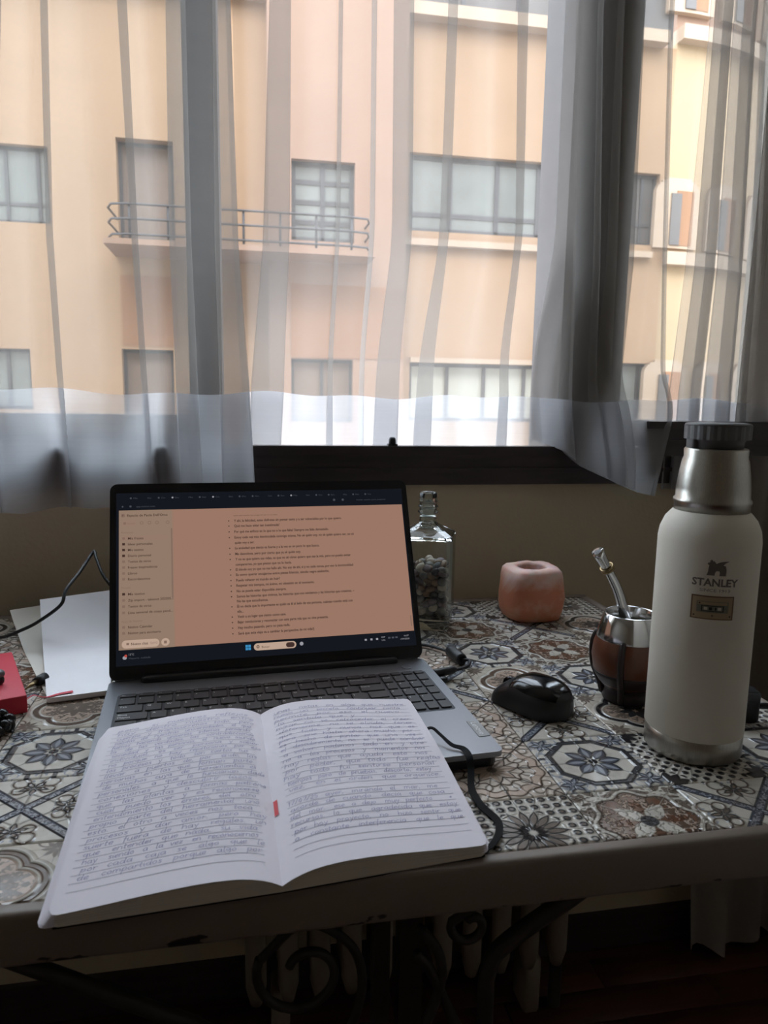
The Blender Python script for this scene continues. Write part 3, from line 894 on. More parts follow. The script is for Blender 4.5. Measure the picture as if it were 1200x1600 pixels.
TB = root('tiled_table', 'wrought iron table topped with patterned blue, cream and brown ceramic tiles', 'table', (0.0, 0.80, 0))
oy = -0.80
obj('board', MB().box(TXA - 0.005, TXB + 0.008, TYA - 0.006 + oy, TYB + 0.012 + oy, T - 0.018, T - 0.0065), M_under, TB)
known = {(0, -1): 'octagon', (0, -2): 'medallion', (-1, -2): 'zinnia', (1, -1): 'petals', (1, -2): 'lattice', (2, -2): 'rosette', (2, -1): 'octagon',
         (-1, -1): 'rosette', (0, 0): 'lattice', (-1, 0): 'rosette', (1, 0): 'dark quatrefoil', (-1, 1): 'lattice', (0, 1): 'quatrefoil', (1, 1): 'octagon',
         (0, 2): 'octagon', (1, 2): 'medallion', (2, 2): 'quatrefoil', (-1, 2): 'rosette', (0, 3): 'medallion', (1, 3): 'lattice', (2, 3): 'dark quatrefoil', (0, 4): 'octagon', (1, 4): 'petals',
         (2, 4): 'zinnia', (2, 0): 'zinnia', (2, 1): 'petals', (-1, 3): 'octagon', (-1, 4): 'quatrefoil', (-5, 0): 'octagon', (-5, 1): 'quatrefoil', (-5, -1): 'lattice', (-5, -2): 'quatrefoil', (-6, -2): 'dark quatrefoil',
         (-6, -1): 'lattice', (-6, 0): 'rosette', (-6, 1): 'lattice', (-6, 2): 'medallion', (-6, 3): 'rosette', (-5, 2): 'dark quatrefoil', (-4, -2): 'medallion', (-5, 3): 'zinnia'}
full_mesh = {}
G = 0.0005
def tile_mesh(x0, x1, y0, y1):
    b = 0.0012
    zt, zb_ = 0.0, -0.006
    P_ = [(x0, y0), (x1, y0), (x1, y1), (x0, y1)]
    I_ = [(x0 + b, y0 + b), (x1 - b, y0 + b), (x1 - b, y1 - b), (x0 + b, y1 - b)]
    vs_ = [(*p, zb_) for p in P_] + [(*p, zt - 0.0007) for p in P_] + [(*p, zt) for p in I_]
    fs = [(3, 2, 1, 0), (8, 9, 10, 11)] + [(i, (i + 1) % 4, 4 + (i + 1) % 4, 4 + i) for i in range(4)] + [(4 + i, 4 + (i + 1) % 4, 8 + (i + 1) % 4, 8 + i) for i in range(4)]
    return MB().add(vs_, fs).mesh('tile')
rt = random.Random(5)
for j in range(-2, 5):
    for i in range(-9, 3):
        kind = known.get((i, j)) or KINDS_T[(i * 3 + j * 5 + rt.randint(0, 2)) % 8]
        cx, cy = TX0 + (i + 0.5) * TS, TY0 + (j + 0.5) * TS
        x0, x1 = max(TXA, cx - TS / 2) - cx, min(TXB, cx + TS / 2) - cx
        y0, y1 = max(TYA, cy - TS / 2) - cy, min(TYB, cy + TS / 2) - cy
        if x1 - x0 < 0.01 or y1 - y0 < 0.01: continue
        whole = (x1 - x0) > TS - 1e-3 and (y1 - y0) > TS - 1e-3
        if whole and kind in full_mesh: me = full_mesh[kind]
        else:
            me = tile_mesh(x0 + G, x1 - G, y0 + G, y1 - G); me.materials.append(M_tile[kind])
            if whole: full_mesh[kind] = me
        obj('tile', me, None, TB, (cx, cy + oy, T - 0.0002 * ((i * 5 + j * 3) % 3)))
# steel trim round the top
TH = 0.038
def trim_bar(name, x0, x1, y0, y1, m):
    o = obj(name, MB().rbox(x1 - x0, y1 - y0, TH, 0.004, 3), m, TB, ((x0 + x1) / 2, (y0 + y1) / 2 + oy, T + 0.0012 - TH / 2))
    return o
trim_bar('front_trim', TXA - 0.014, TXB + 0.014, 0.4565, TYA - 0.0002, M_apron)
trim_bar('back_trim', TXA - 0.014, TXB + 0.014, TYB + 0.0002, TYB + 0.0142, M_trim)
trim_bar('side_trim', TXB + 0.0002, TXB + 0.014, TYA, TYB, M_trim)
trim_bar('side_trim', TXA - 0.014, TXA - 0.0002, TYA, TYB, M_trim)
# wrought iron underframe
def spiral(cx, cy, cz, r0, r1, a0, a1, n=26, plane='xz'):
    out = []
    for k in range(n + 1):
        t = k / n; r_ = r0 + (r1 - r0) * t; a_ = a0 + (a1 - a0) * t
        out.append((cx + r_ * math.cos(a_), cy, cz + r_ * math.sin(a_)))
    return out
for (lx, ly) in ((-0.50, 0.55), (0.548, 0.478), (-0.50, 1.03), (0.535, 1.09)):
    s = 1 if lx < 0 else 0
    p = [(lx, ly + oy, T - 0.036), (lx + s * 0.03, ly + oy, 0.52), (lx + s * 0.015, ly + oy, 0.25), (lx - s * 0.02, ly + oy, 0.04), (lx - s * 0.045, ly + oy, 0.009)]
    obj('leg', MB().tube(p, 0.012, 8, sub=5), M_iron, TB)
CP = on_y(615, 1500, 0.66)
obj('centre_post', MB().box(CP.x - 0.022, CP.x - 0.006, 0.65 + oy, 0.67 + oy, 0.12, T - 0.02).box(CP.x + 0.004, CP.x + 0.028, 0.65 + oy, 0.67 + oy, 0.12, T - 0.02)
    .lathe([(0.012, -0.012), (0.016, 0), (0.012, 0.012)], 12, (CP.x + 0.002, 0.645 + oy, T - 0.06)), M_iron, TB)
def scr(path): return [(x, y + oy, z) for x, y, z in path]
a = on_y(475, 1520, 0.62)
sc1 = spiral(a.x, 0.62, a.z, 0.016, 0.046, 2.6, -3.6)
sc1 += [(a.x + 0.044, 0.62, a.z - 0.01), (a.x + 0.035, 0.62, a.z - 0.05), (a.x - 0.03, 0.62, a.z - 0.11), (a.x - 0.12, 0.62, a.z - 0.16)] if False else []
obj('scroll', MB().tube(scr(sc1), 0.0046, 8), M_iron, TB)
e = on_y(560, 1490, 0.62)
obj('scroll', MB().tube(scr([(a.x - 0.040, 0.62, a.z + 0.020), (a.x, 0.62, a.z + 0.052), (a.x + 0.045, 0.62, a.z + 0.022), (a.x + 0.055, 0.62, a.z - 0.03), (a.x + 0.03, 0.62, a.z - 0.09), (a.x - 0.04, 0.62, a.z - 0.15), (a.x - 0.14, 0.62, a.z - 0.2)]), 0.0046, 8, sub=6), M_iron, TB)
b0 = on_y(905, 1392, 0.60); b1 = on_y(765, 1490, 0.60); b2 = on_y(757, 1600, 0.60)
obj('brace', MB().tube(scr([(b0.x + 0.02, 0.60, b0.z + 0.02), (b0.x, 0.60, b0.z), (b1.x + 0.02, 0.60, b1.z + 0.012), (b1.x, 0.60, b1.z - 0.015), (b2.x, 0.60, b2.z), (b2.x, 0.60, b2.z - 0.25)]), 0.0085, 8, sub=5), M_iron, TB)
c = on_y(735, 1445, 0.60)
obj('scroll', MB().tube(scr(spiral(c.x, 0.60, c.z, 0.006, 0.020, 2.2, -3.4) + [(c.x + 0.022, 0.60, c.z + 0.03), (c.x + 0.01, 0.60, c.z + 0.055)]), 0.0045, 8), M_iron, TB)
d1, d2, d3 = on_y(655, 1450, 0.60), on_y(690, 1530, 0.60), on_y(665, 1600, 0.60)
obj('scroll', MB().tube(scr([tuple(d1), tuple((d1 + d2) / 2 + Vector((0.006, 0, 0.004))), tuple(d2), tuple(d3), (d3.x - 0.03, 0.60, d3.z - 0.06)]), 0.005, 8, sub=5), M_iron, TB)
d1, d2, d3 = on_y(650, 1490, 0.60), on_y(672, 1515, 0.60), on_y(712, 1600, 0.60)
obj('scroll', MB().tube(scr([tuple(d1), tuple(d2), tuple(d3), (d3.x + 0.04, 0.60, d3.z - 0.08)]), 0.005, 8, sub=5), M_iron, TB)
f0, f1 = on_y(-20, 1485, 0.60), on_y(300, 1600, 0.60)
obj('brace', MB().tube(scr([(f0.x - 0.03, 0.60, f0.z + 0.012), tuple(f0), tuple(f1), (f1.x + 0.1, 0.60, f1.z - 0.08)]), 0.0075, 8), M_iron, TB)
obj('stretcher', MB().tube([(-0.485, 0.55 + oy, 0.25), (-0.485, 1.03 + oy, 0.25)], 0.009, 8), M_iron, TB)

# ================================================================== LAPTOP
LR = math.radians(3.84)
LAP = root('laptop', 'dark grey laptop with a text page open on its lit screen', 'laptop', (-0.1465, 0.808, T), LR)   # local origin: rear left corner
LW, LD = 0.3585, 0.244
M_deck = mat('slate grey aluminium', srgb(140, 143, 149), 0.32, metal=0.6, var=0.03, scale=200, stretch=(1, 30, 1))
M_lid = mat('black lid frame', srgb(18, 20, 26), 0.42)
M_key = mat('black key plastic', srgb(38, 40, 44), 0.5)
M_leg = mat('white key legend', srgb(205, 205, 205), 0.6)
M_well = mat('dark keyboard well', srgb(52, 55, 61), 0.45, metal=0.5)
def plate_pts(sx, sy, rc, seg=5):
    pts = []
    for k, (qx, qy) in enumerate(((1, 1), (-1, 1), (-1, -1), (1, -1))):
        for i in range(seg + 1):
            a_ = math.pi / 2 * (k + i / seg)
            pts.append((qx * (sx / 2 - rc) + rc * math.cos(a_), qy * (sy / 2 - rc) + rc * math.sin(a_)))
    return pts
base = obj('base', MB().prism(plate_pts(LW, LD, 0.007), 0.0115, 0.0166, (LW / 2, -LD / 2, 0)), M_deck, LAP)
obj('underside', MB().prism(plate_pts(LW - 0.006, LD - 0.006, 0.012), 0.002, 0.0115, (LW / 2, -LD / 2, 0)), M_lid, LAP)
for fx in (0.03, LW - 0.03):
    for fy in (-0.02, -LD + 0.02):
        obj('rubber_foot', MB().lathe([(0.006, 0.0), (0.006, 0.0022)], 12, (fx, fy, 0)), M_lid, LAP)
KX0, KX1, KY0 = 0.0125, 0.3475, -0.0405
obj('keyboard_well', MB().prism(plate_pts(KX1 - KX0, 0.109, 0.004), 0.0163, 0.01675, ((KX0 + KX1) / 2, KY0 - 0.0545, 0)), M_well, LAP)
# keys
KEYM = {}
def key(x, y, w, h, legend='', up=0.0, size=0.0045):
    """one keycap: lower left at x, y"""
    k_ = (round(w, 4), round(h, 4))
    if k_ not in KEYM:
        b = 0.0008
        pts0 = plate_pts(w - 0.0022, h - 0.0022, 0.0016, 2); pts1 = plate_pts(w - 0.0034, h - 0.0034, 0.0014, 2)
        n_ = len(pts0)
        mb = MB().add([(p[0], p[1], 0) for p in pts0] + [(p[0], p[1], 0.0016) for p in pts1],
                      [tuple(range(n_, 2 * n_))] + [(i, (i + 1) % n_, n_ + (i + 1) % n_, n_ + i) for i in range(n_)])
        me = mb.mesh('key'); me.materials.append(M_key); KEYM[k_] = me
    kx, ky = x + w / 2, y + h / 2
    ko = obj('key', KEYM[k_], None, LAP, (kx, ky, 0.0168))
    if legend:
        mb = MB()
        lines = legend.split('|')
        for li, s_ in enumerate(lines):
            yy = h * 0.5 - 0.0042 - size * 0.75 - li * size * 1.25
            put_text(mb, s_, -w / 2 + 0.0032, yy, size, fn=lambda u, v: (u, v, 0.0018))
        if mb.v: obj('legend', mb, M_leg, ko)
U = 0.0185
rows = [
    (0.0105, [(1.0, 'Esc')] + [(1.0, 'F%d' % q) for q in range(1, 13)] + [(1.0, 'Ins'), (1.0, 'Supr')], 0.0028),
    (0.0190, [(1.0, 'º'), (1, '1'), (1, '2'), (1, '3'), (1, '4'), (1, '5'), (1, '6'), (1, '7'), (1, '8'), (1, '9'), (1, '0'), (1, "'"), (1, '¿'), (2.0, 'Retroceso')], 0.0040),
    (0.0190, [(1.45, 'Tab'), (1, 'Q'), (1, 'W'), (1, 'E'), (1, 'R'), (1, 'T'), (1, 'Y'), (1, 'U'), (1, 'I'), (1, 'O'), (1, 'P'), (1, '´'), (1, '+'), (1.55, 'Intro')], 0.0048),
    (0.0190, [(1.75, 'Bloq|Mayus'), (1, 'A'), (1, 'S'), (1, 'D'), (1, 'F'), (1, 'G'), (1, 'H'), (1, 'J'), (1, 'K'), (1, 'L'), (1, 'Ñ'), (1, '{'), (1, '}'), (1.25, '')], 0.0048),
    (0.0190, [(1.25, ''), (1, '<'), (1, 'Z'), (1, 'X'), (1, 'C'), (1, 'V'), (1, 'B'), (1, 'N'), (1, 'M'), (1, ','), (1, '.'), (1, '-'), (2.75, '')], 0.0048),
    (0.0190, [(1.25, 'Ctrl'), (1, 'Fn'), (1, ''), (1.25, 'Alt'), (5.5, ''), (1, 'AltGr'), (1, 'Ctrl'), (1.0, ''), (1.0, ''), (1.0, '')], 0.0034)]
pad = [['', '', '', ''], ['Num', '/', '*', '-'], ['7', '8', '9', '+'], ['4', '5', '6', ''], ['1', '2', '3', ''], ['0', '', '.', '']]
y = KY0 - 0.001
for ri, (hh, ks, fs_) in enumerate(rows):
    y -= hh
    tot = sum(k_[0] for k_ in ks)
    x = KX0 + 0.0015; u_ = 0.2760 / tot
    for (w, lg) in ks:
        key(x, y, w * u_, hh, lg, size=fs_)
        x += w * u_
    for ci in range(4):
        w = 0.0137
        key(KX0 + 0.2785 + ci * w, y, w, hh, pad[ri][ci], size=0.0038 if ri else 0.0028)
# hinge bar, power button, badge, touchpad
obj('hinge', MB().rbox(0.292, 0.014, 0.013, 0.005, 3, (LW / 2, -0.005, 0.0165)), M_lid, LAP)
pb = MB().lathe([(0.0062, 0.0166), (0.0062, 0.0172), (0.0055, 0.0174), (0.0045, 0.0172)], 24, (0.331, -0.026, 0))
obj('power_button', pb, M_deck, LAP)
obj('touchpad', MB().prism(plate_pts(0.12, 0.072, 0.003), 0.0160, 0.01685, (0.150, -0.198, 0)), M_deck, LAP)
M_badge = mat('grey badge', srgb(150, 150, 150), 0.5)
M_white = mat('white print', srgb(235, 235, 235), 0.5)
bd = obj('badge', MB().box(-0.0055, 0.0055, -0.0165, 0.0165, 0, 0.0005), M_badge, LAP, (LW - 0.0065, -0.197, 0.0166))
mbt = MB(); put_text(mbt, 'Lenovo', 0, 0, 0.0085, 0.026, fn=lambda u, v: (v - 0.003, -u, 0.0007), align='C')
obj('lettering', mbt, M_white, bd)
# lid: local frame u along the hinge, v up the lid
LA = math.radians(24)
lid_o = np.array([0.0, -0.004, 0.014]); lid_v = np.array([0, math.sin(LA), math.cos(LA)]); lid_n = np.array([0, -math.cos(LA), math.sin(LA)])
def LP(u, v, n=0.0): return tuple(lid_o + np.array([u, 0, 0]) + lid_v * v + lid_n * n)
def lid_plate(pts, n0, n1):
    k_ = len(pts)
    return MB().add([LP(u, v, n0) for u, v in pts] + [LP(u, v, n1) for u, v in pts],
                    [tuple(range(k_ - 1, -1, -1)), tuple(range(k_, 2 * k_))] + [(i, (i + 1) % k_, k_ + (i + 1) % k_, k_ + i) for i in range(k_)])
lp = [(p[0] + LW / 2, p[1] + 0.117) for p in plate_pts(LW, 0.225, 0.009)]
lid = obj('lid', lid_plate(lp, -0.0055, 0.0), M_lid, LAP)
M_shell = mat('slate lid shell', srgb(80, 84, 92), 0.4, metal=0.6)
obj('shell', lid_plate([(p[0] + LW / 2, p[1] + 0.117) for p in plate_pts(LW + 0.001, 0.226, 0.009)], -0.007, -0.0052), M_shell, LAP)
obj('webcam', MB().add([LP(0.18 + 0.0016 * math.cos(q), 0.2225 + 0.0016 * math.sin(q), 0.0003) for q in np.linspace(0, 6.0, 12)], [tuple(range(12))]), M_key, LAP)
# screen and what it shows
S_dark = glow('screen dark', srgb(21, 24, 31)); S_page = glow('screen page', srgb(153, 118, 101)); S_side = glow('screen sidebar', srgb(144, 121, 104))
S_text = glow('screen text', srgb(66, 48, 44)); S_grey = glow('screen grey', srgb(128, 104, 92)); S_sel = glow('screen highlight', srgb(146, 120, 104))
S_pale = glow('screen pale', srgb(186, 160, 142)); S_icon = glow('screen white', srgb(150, 150, 158)); S_blue = glow('screen blue', srgb(60, 140, 190)); S_dim = glow('screen dim', srgb(72, 74, 84)); S_red = glow('screen red', srgb(180, 70, 60))
def quad(u0, u1, v0, v1, n): return [LP(u0, v0, n), LP(u1, v0, n), LP(u1, v1, n), LP(u0, v1, n)]
def rect(mb, u0, u1, v0, v1, n, mi=0): mb.add(quad(u0 / 1e3, u1 / 1e3, v0 / 1e3, v1 / 1e3, n), [(0, 1, 2, 3)], mi)
def pill(mb, u0, u1, v0, v1, n, mi=0, rr=None):
    rr = rr or (v1 - v0) / 2
    pts = [(p[0] + (u0 + u1) / 2, p[1] + (v0 + v1) / 2) for p in plate_pts(u1 - u0, v1 - v0, rr, 5)]
    mb.add([LP(a_ / 1e3, b_ / 1e3, n) for a_, b_ in pts], [tuple(range(len(pts)))], mi)
def stext(mb, s_, u, v, size, width=None, mi=0, n=0.0009, bold=0.0):
    put_text(mb, s_, u / 1e3, v / 1e3, size / 1e3, None if width is None else width / 1e3, fn=lambda a_, b_: LP(a_, b_, n), mi=mi, bold=bold)
q_ = MB(); rect(q_, 7, 352, 19.5, 218, 0.0003)
scrn = obj('screen', q_, S_dark, LAP)
q_ = MB(); rect(q_, 10, 350.5, 37.2, 197.2, 0.0005); obj('page', q_, S_page, scrn)
q_ = MB(); rect(q_, 10, 69.5, 37.0, 197.2, 0.0006); obj('sidebar', q_, S_side, scrn)
q_ = MB(); rect(q_, 13, 64, 160.8, 166.6, 0.0007); obj('highlight', q_, S_sel, scrn)
q_ = MB(); pill(q_, 13.5, 28.5, 178.2, 185.2, 0.0007, 0, 2); obj('button', q_, S_sel, scrn)
q_ = MB(); pill(q_, 13, 53, 38.6, 47.6, 0.0007); obj('button', q_, S_pale, scrn)
q_ = MB(); pill(q_, 55, 64, 38.8, 47.4, 0.0007); obj('button', q_, S_pale, scrn)
q_ = MB(); rect(q_, 67.4, 69.0, 92, 174.5, 0.0007); obj('scroll_bar', q_, S_grey, scrn)
q_ = MB(); rect(q_, 347.2, 348.6, 43, 56, 0.0007); obj('scroll_bar', q_, S_grey, scrn)
sb = MB()
stext(sb, "Espacio de Paola Dell'Orso", 19, 189.6, 4.0, 45, bold=0.012); pill(sb, 12.5, 16.5, 189, 193, 0.0008, 1, 1); stext(sb, 'P', 13.6, 189.8, 3)
stext(sb, 'Inicio', 19.6, 180.2, 3.6, 8, 1); rect(sb, 14.8, 17.8, 180.2, 183, 0.0008, 1)
for u0 in (33, 41.5, 50, 62):
    pill(sb, u0, u0 + 4, 179.8, 183.8, 0.0008, 1); pill(sb, u0 + 0.7, u0 + 3.3, 180.5, 183.1, 0.00085, 2)
stext(sb, 'Recientes', 12.8, 169.6, 3.3, 13, 1)
items = ['Mis frases', 'Ideas personales', 'Mis textos', 'Diario personal', 'Textos de otros', 'Frases inspiradoras', 'Libros', 'Recordatorios']
wid = [17, 27, 17, 25, 25, 32, 10, 24]
for i_, (s_, w_) in enumerate(zip(items, wid)):
    v_ = 162.3 - i_ * 6.78
    stext(sb, s_, 19.8, v_, 3.9, w_, bold=0.008); rect(sb, 13.6, 16.6, v_ + 0.1, v_ + 2.9, 0.0008, 0 if i_ in (1, 2, 3) else 1)
stext(sb, 'Privado', 12.8, 105.4, 3.3, 10, 1)
for i_, (s_, w_) in enumerate(zip(['Mis textos', 'Zip import - takeout 202505...', 'Textos de otros', 'Lista semanal de cosas pend...'], [18, 49, 25, 48])):
    v_ = 97.8 - i_ * 7.0
    stext(sb, s_, 19.8, v_, 3.9, w_, bold=0.008); rect(sb, 13.6, 16.6, v_ + 0.1, v_ + 2.9, 0.0008, 0 if i_ == 0 else 1)
stext(sb, 'Apps de Notion', 12.8, 67.4, 3.3, 22, 1)
for i_, (s_, w_) in enumerate(zip(['Notion Calendar', 'Notion para escritorio'], [26, 35])):
    v_ = 60.6 - i_ * 6.6
    stext(sb, s_, 19.8, v_, 3.9, w_, bold=0.008); rect(sb, 13.6, 16.6, v_ + 0.1, v_ + 2.9, 0.0008, 1)
stext(sb, 'Nuevo chat', 23, 41.8, 4.0, 18, bold=0.01); stext(sb, 'Ctrl+O', 43, 41.8, 3.6, 8, 1)
rect(sb, 18.0, 20.8, 42.2, 44.6, 0.0009, 1); rect(sb, 58, 61, 41.4, 44.6, 0.0009, 1)
obj('sidebar_text', sb, [S_text, S_grey, S_side], scrn)
pg = MB()
para = [(181.4, 'Y ahí, la felicidad, estas disfrutes sin pensar tanto y a ser vulnerables por lo que quiero.', 131, 1), (175.0, 'Qué me hace estar tan inestimada?', 54, 1),
        (167.9, 'Por qué me enfoco en lo que no o lo que falta? Siempre me falta demasiado.', 114, 1), (160.9, 'Estoy cada vez más desvinculada conmigo misma. No sé quién soy, no sé quién quiero ser, no sé', 145, 1), (154.4, 'quién voy a ser.', 23, 0),
        (147.8, 'La ansiedad que siento es fuerte y a la vez es un poco lo que busco.', 101, 1), (140.8, 'Me descoloca, pero por cierto que ya sé quién soy.', 78, 1),
        (134.4, 'Y no es que quiera sus vidas, es que no sé cómo quiero que sea la mía, pero no puedo evitar', 139, 1), (128.1, 'compararme, yo que pienso que no lo hacía.', 66, 0),
        (122.0, 'El dónde soy yo que no me hallo ahí. No soy de ahí, si y no cada nunca, por eso la incomodidad', 141, 1), (115.8, 'Es como querer encajarme entre piezas blancas, siendo negra azabache.', 111, 1),
        (109.2, 'Puedo rehacer mi mundo sin huir?', 51, 1), (103.0, 'Respetar mis tiempos, mi ánimo, mi obsesión en el momento.', 92, 1), (96.4, 'No se puede estar disponible siempre.', 58, 1),
        (90.2, 'Somos las historias que vivimos, las historias que nos vendemos y las historias que creemos. –', 140, 1), (84.6, 'No las que escuchamos.', 36, 0),
        (78.4, 'Él no decía que lo importante es quién es él al lado de esa persona, cuántas cuando está con', 137, 1), (72.6, 'ella...', 7, 0),
        (66.6, 'Venir a un lugar que siento como casa.', 56, 1), (60.3, 'Bajar revoluciones y reconectar con esta parte mía que no vive presente.', 106, 1), (53.8, 'Hay mucho pasando, pero no pasa nada.', 60, 1), (47.3, 'Será que este viaje va a cambiar la perspectiva de mi vida?|', 88, 1)]
for v_, s_, w_, bl in para:
    stext(pg, s_, 140, v_ - 1.4, 4.2, w_, bold=0.02)
    if bl: pill(pg, 133.2, 134.7, v_ - 0.8, v_ + 0.7, 0.0009)
stext(pg, 'esto que nunca me pregunté ya no se sabe', 140, 187.2, 1.8, 52)
obj('page_text', pg, S_text, scrn)
tk = MB()
rect(tk, 147.6, 150.4, 27.6, 30.4, 0.0008, 1); rect(tk, 150.8, 153.6, 27.6, 30.4, 0.0008, 1); rect(tk, 147.6, 150.4, 30.8, 33.6, 0.0008, 1); rect(tk, 150.8, 153.6, 30.8, 33.6, 0.0008, 1)
pill(tk, 157, 206, 26.4, 34.6, 0.0008, 2); stext(tk, 'Buscar', 166, 29, 3.4, 9, 3); pill(tk, 160, 163.4, 29, 32.4, 0.0009, 3); pill(tk, 160.8, 162.6, 29.8, 31.6, 0.001, 2)
pill(tk, 194, 204, 27.6, 33.4, 0.0009, 3); pill(tk, 210, 214.4, 28.6, 33, 0.0008, 0)
stext(tk, '13°C', 20.5, 30.8, 3.0, 5.5, 0); stext(tk, 'Mayorm. nublado', 20.5, 26.6, 2.8, 23, 4); pill(tk, 14, 18.4, 26.6, 30.4, 0.0008, 0); pill(tk, 15.8, 18.8, 29, 32, 0.0009, 5)
for u0 in (288, 295, 302): rect(tk, u0, u0 + 2.6, 29.0, 31.2, 0.0008, 0)
stext(tk, 'ESP', 309, 31, 2.4, 4.4, 0); stext(tk, 'LAA', 309, 27.6, 2.4, 4.4, 0)
for u0 in (317, 321.5, 326): rect(tk, u0, u0 + 3, 29.6, 31.6, 0.0008, 4)
stext(tk, '16:37', 337, 31, 2.6, 6, 0); stext(tk, '17/9/2025', 332.5, 27.2, 2.6, 11, 0)
for i_ in range(19):
    u0 = 22 + i_ * 15.6
    if i_ % 3 != 1: pill(tk, u0, u0 + 2.2, 210.6, 212.8, 0.0008, 0 if i_ in (3, 6, 12) else 4)
    stext(tk, ('Mis', 'Not', 'Cre', 'Doc')[i_ % 4], u0 + 4, 210.8, 2.4, 4.5, 4)
stext(tk, 'app.notion.com', 29, 200.6, 2.8, 21, 4); pill(tk, 13, 15, 200.6, 202.6, 0.0008, 4); pill(tk, 21.5, 24, 200.6, 203, 0.0008, 4)
pill(tk, 262, 265, 203.4, 206.4, 0.0008, 4); pill(tk, 273, 276, 203.4, 206.4, 0.0008, 4); stext(tk, 'Iniciar sesión para mejorar', 292, 203.6, 2.4, 38, 4)
obj('bars_text', tk, [S_icon, S_blue, S_pale, S_text, S_dim, S_red], scrn)

# ================================================================== OPEN NOTEBOOK
NBX, NBY = 0.022, 0.56
NB = root('open_notebook', 'open lined notebook full of blue handwriting, lying on the laptop front', 'notebook', (NBX, NBY, T))
C_SB, C_ST = np.array([0.022, 0.4505]), np.array([0.0135, 0.671])
C_O = {-1: (np.array([-0.1225, 0.4415]), np.array([-0.1225, 0.656])), 1: (np.array([0.1705, 0.4635]), np.array([0.159, 0.6765]))}
prof_u = [0, 0.05, 0.14, 0.3, 0.5, 0.75, 1.0]; prof_h = [0.0045, 0.0085, 0.0128, 0.0152, 0.0142, 0.0112, 0.0088]
pc = np.polyfit(prof_u, prof_h, 5)
def nb_base(y):
    return np.where(y < 0.59, 0.0022 + (y - 0.459) * 0.135, 0.0022 + 0.131 * 0.135 + (y - 0.59) * 0.05)
def nb_pt(side, u, v, k=1.0, lift=0.0):
    """k scales the leaf's height above the cover: 1 is the open page, 0 the cover"""
    bot = C_SB + (C_O[side][0] - C_SB) * u; top = C_ST + (C_O[side][1] - C_ST) * u
    p = bot + (top - bot) * v
    z = float(nb_base(p[1])) + float(np.polyval(pc, min(u, 1.06))) * k + lift
    return (p[0] - NBX, p[1] - NBY, z)
def page_mat(side):
    m = mat('ruled paper', srgb(226, 223, 226), 0.75)
    return m
M_paper = mat('notebook paper', srgb(236, 229, 236), 0.8)
M_edge = mat('stacked page edges', srgb(214, 204, 190), 0.85, var=0.10, scale=40, stretch=(0.05, 0.05, 60), bump=0.4, bscale=40)
M_rule = mat('grey ruled line', srgb(186, 184, 194), 0.8)
M_ink = mat('blue ballpoint ink', srgb(142, 137, 178), 0.6)
M_ink2 = mat('dark blue ink', srgb(78, 74, 128), 0.6)
M_cover = mat('black notebook cover', srgb(14, 14, 15), 0.8, spec=0.2)
def rounded_v(u, ru=0.04):                              # page corners are rounded at the outer edge
    return 0.0 if u < 1 - ru else (1 - math.sqrt(max(0, 1 - ((u - (1 - ru)) / ru) ** 2))) * 0.028
us = [0, 0.02, 0.05, 0.09, 0.14, 0.2, 0.3, 0.4, 0.5, 0.6, 0.7, 0.8, 0.88, 0.94, 0.965, 0.98, 0.99, 1.0]
for side in (-1, 1):
    # cover
    cvr = MB(); A = []
    for v in np.linspace(0.006, 0.994, 16):
        A.append([tuple(np.array(nb_pt(side, u * 0.985, v, 0.0)) + np.array([0, 0, -0.0002])) for u in np.linspace(0, 1, 8)])
    cvr.grid(A, flip=(side < 0))
    B_ = [[(p[0], p[1], p[2] - 0.0018) for p in row] for row in A]
    cvr.grid(B_, flip=(side > 0))
    for (r1, r2) in ((A[0], B_[0]), (A[-1], B_[-1])): cvr.grid([r1, r2])
    cvr.grid([[r_[-1] for r_ in A], [r_[-1] for r_ in B_]])
    obj('cover', cvr, M_cover, NB)
    # block of leaves under the open page
    blk = MB(); top_, bot_ = [], []
    for v0 in np.linspace(0, 1, 14):
        top_.append([nb_pt(side, u * 0.995, v0 * (1 - 2 * rounded_v(u)) + rounded_v(u), 0.955) for u in us])
        bot_.append([nb_pt(side, u * 0.995, v0 * (1 - 2 * rounded_v(u)) + rounded_v(u), 0.02) for u in us])
    blk.grid(top_, flip=(side < 0))
    for q in (0, -1): blk.grid([top_[q], bot_[q]], smooth=False)
    blk.grid([[r_[-1] for r_ in top_], [r_[-1] for r_ in bot_]], smooth=False)
    obj('leaves', blk, M_edge, NB)
    # a few loose leaves whose edges stand out, then the open page on top
    for li, (kk, ex) in enumerate(((0.12, 1.050), (0.30, 1.042), (0.48, 1.030), (0.66, 1.020), (0.80, 1.012), (0.92, 1.004)) if side < 0 else ((0.30, 1.012), (0.52, 1.006), (0.74, 1.012), (0.88, 1.003))):
        A = [[nb_pt(side, u * ex, v0 * (1 - 2 * rounded_v(u)) + rounded_v(u) , kk if u > 0.6 else kk * 0.98) for u in us[9:]] for v0 in np.linspace(-0.001, 1.001, 12)]
        obj('leaf', MB().grid(A, flip=(side < 0)), M_paper, NB)
    A = [[nb_pt(side, u, v0 * (1 - 2 * rounded_v(u)) + rounded_v(u), 1.0, 0.0003) for u in us] for v0 in np.linspace(-0.002, 1.002, 24)]
    page = obj('page', MB().grid(A, flip=(side < 0)), M_paper, NB)
    # ruled lines
    rl = MB(); NL = 27
    for i in range(NL):
        v = 0.075 + i * 0.855 / (NL - 1)
        uu = np.linspace(0.07, 0.95, 20)
        rl.grid([[nb_pt(side, u, v - 0.0011, 1.0, 0.00045) for u in uu], [nb_pt(side, u, v + 0.0011, 1.0, 0.00045) for u in uu]], flip=(side > 0))
    obj('ruled_lines', rl, M_rule, page)
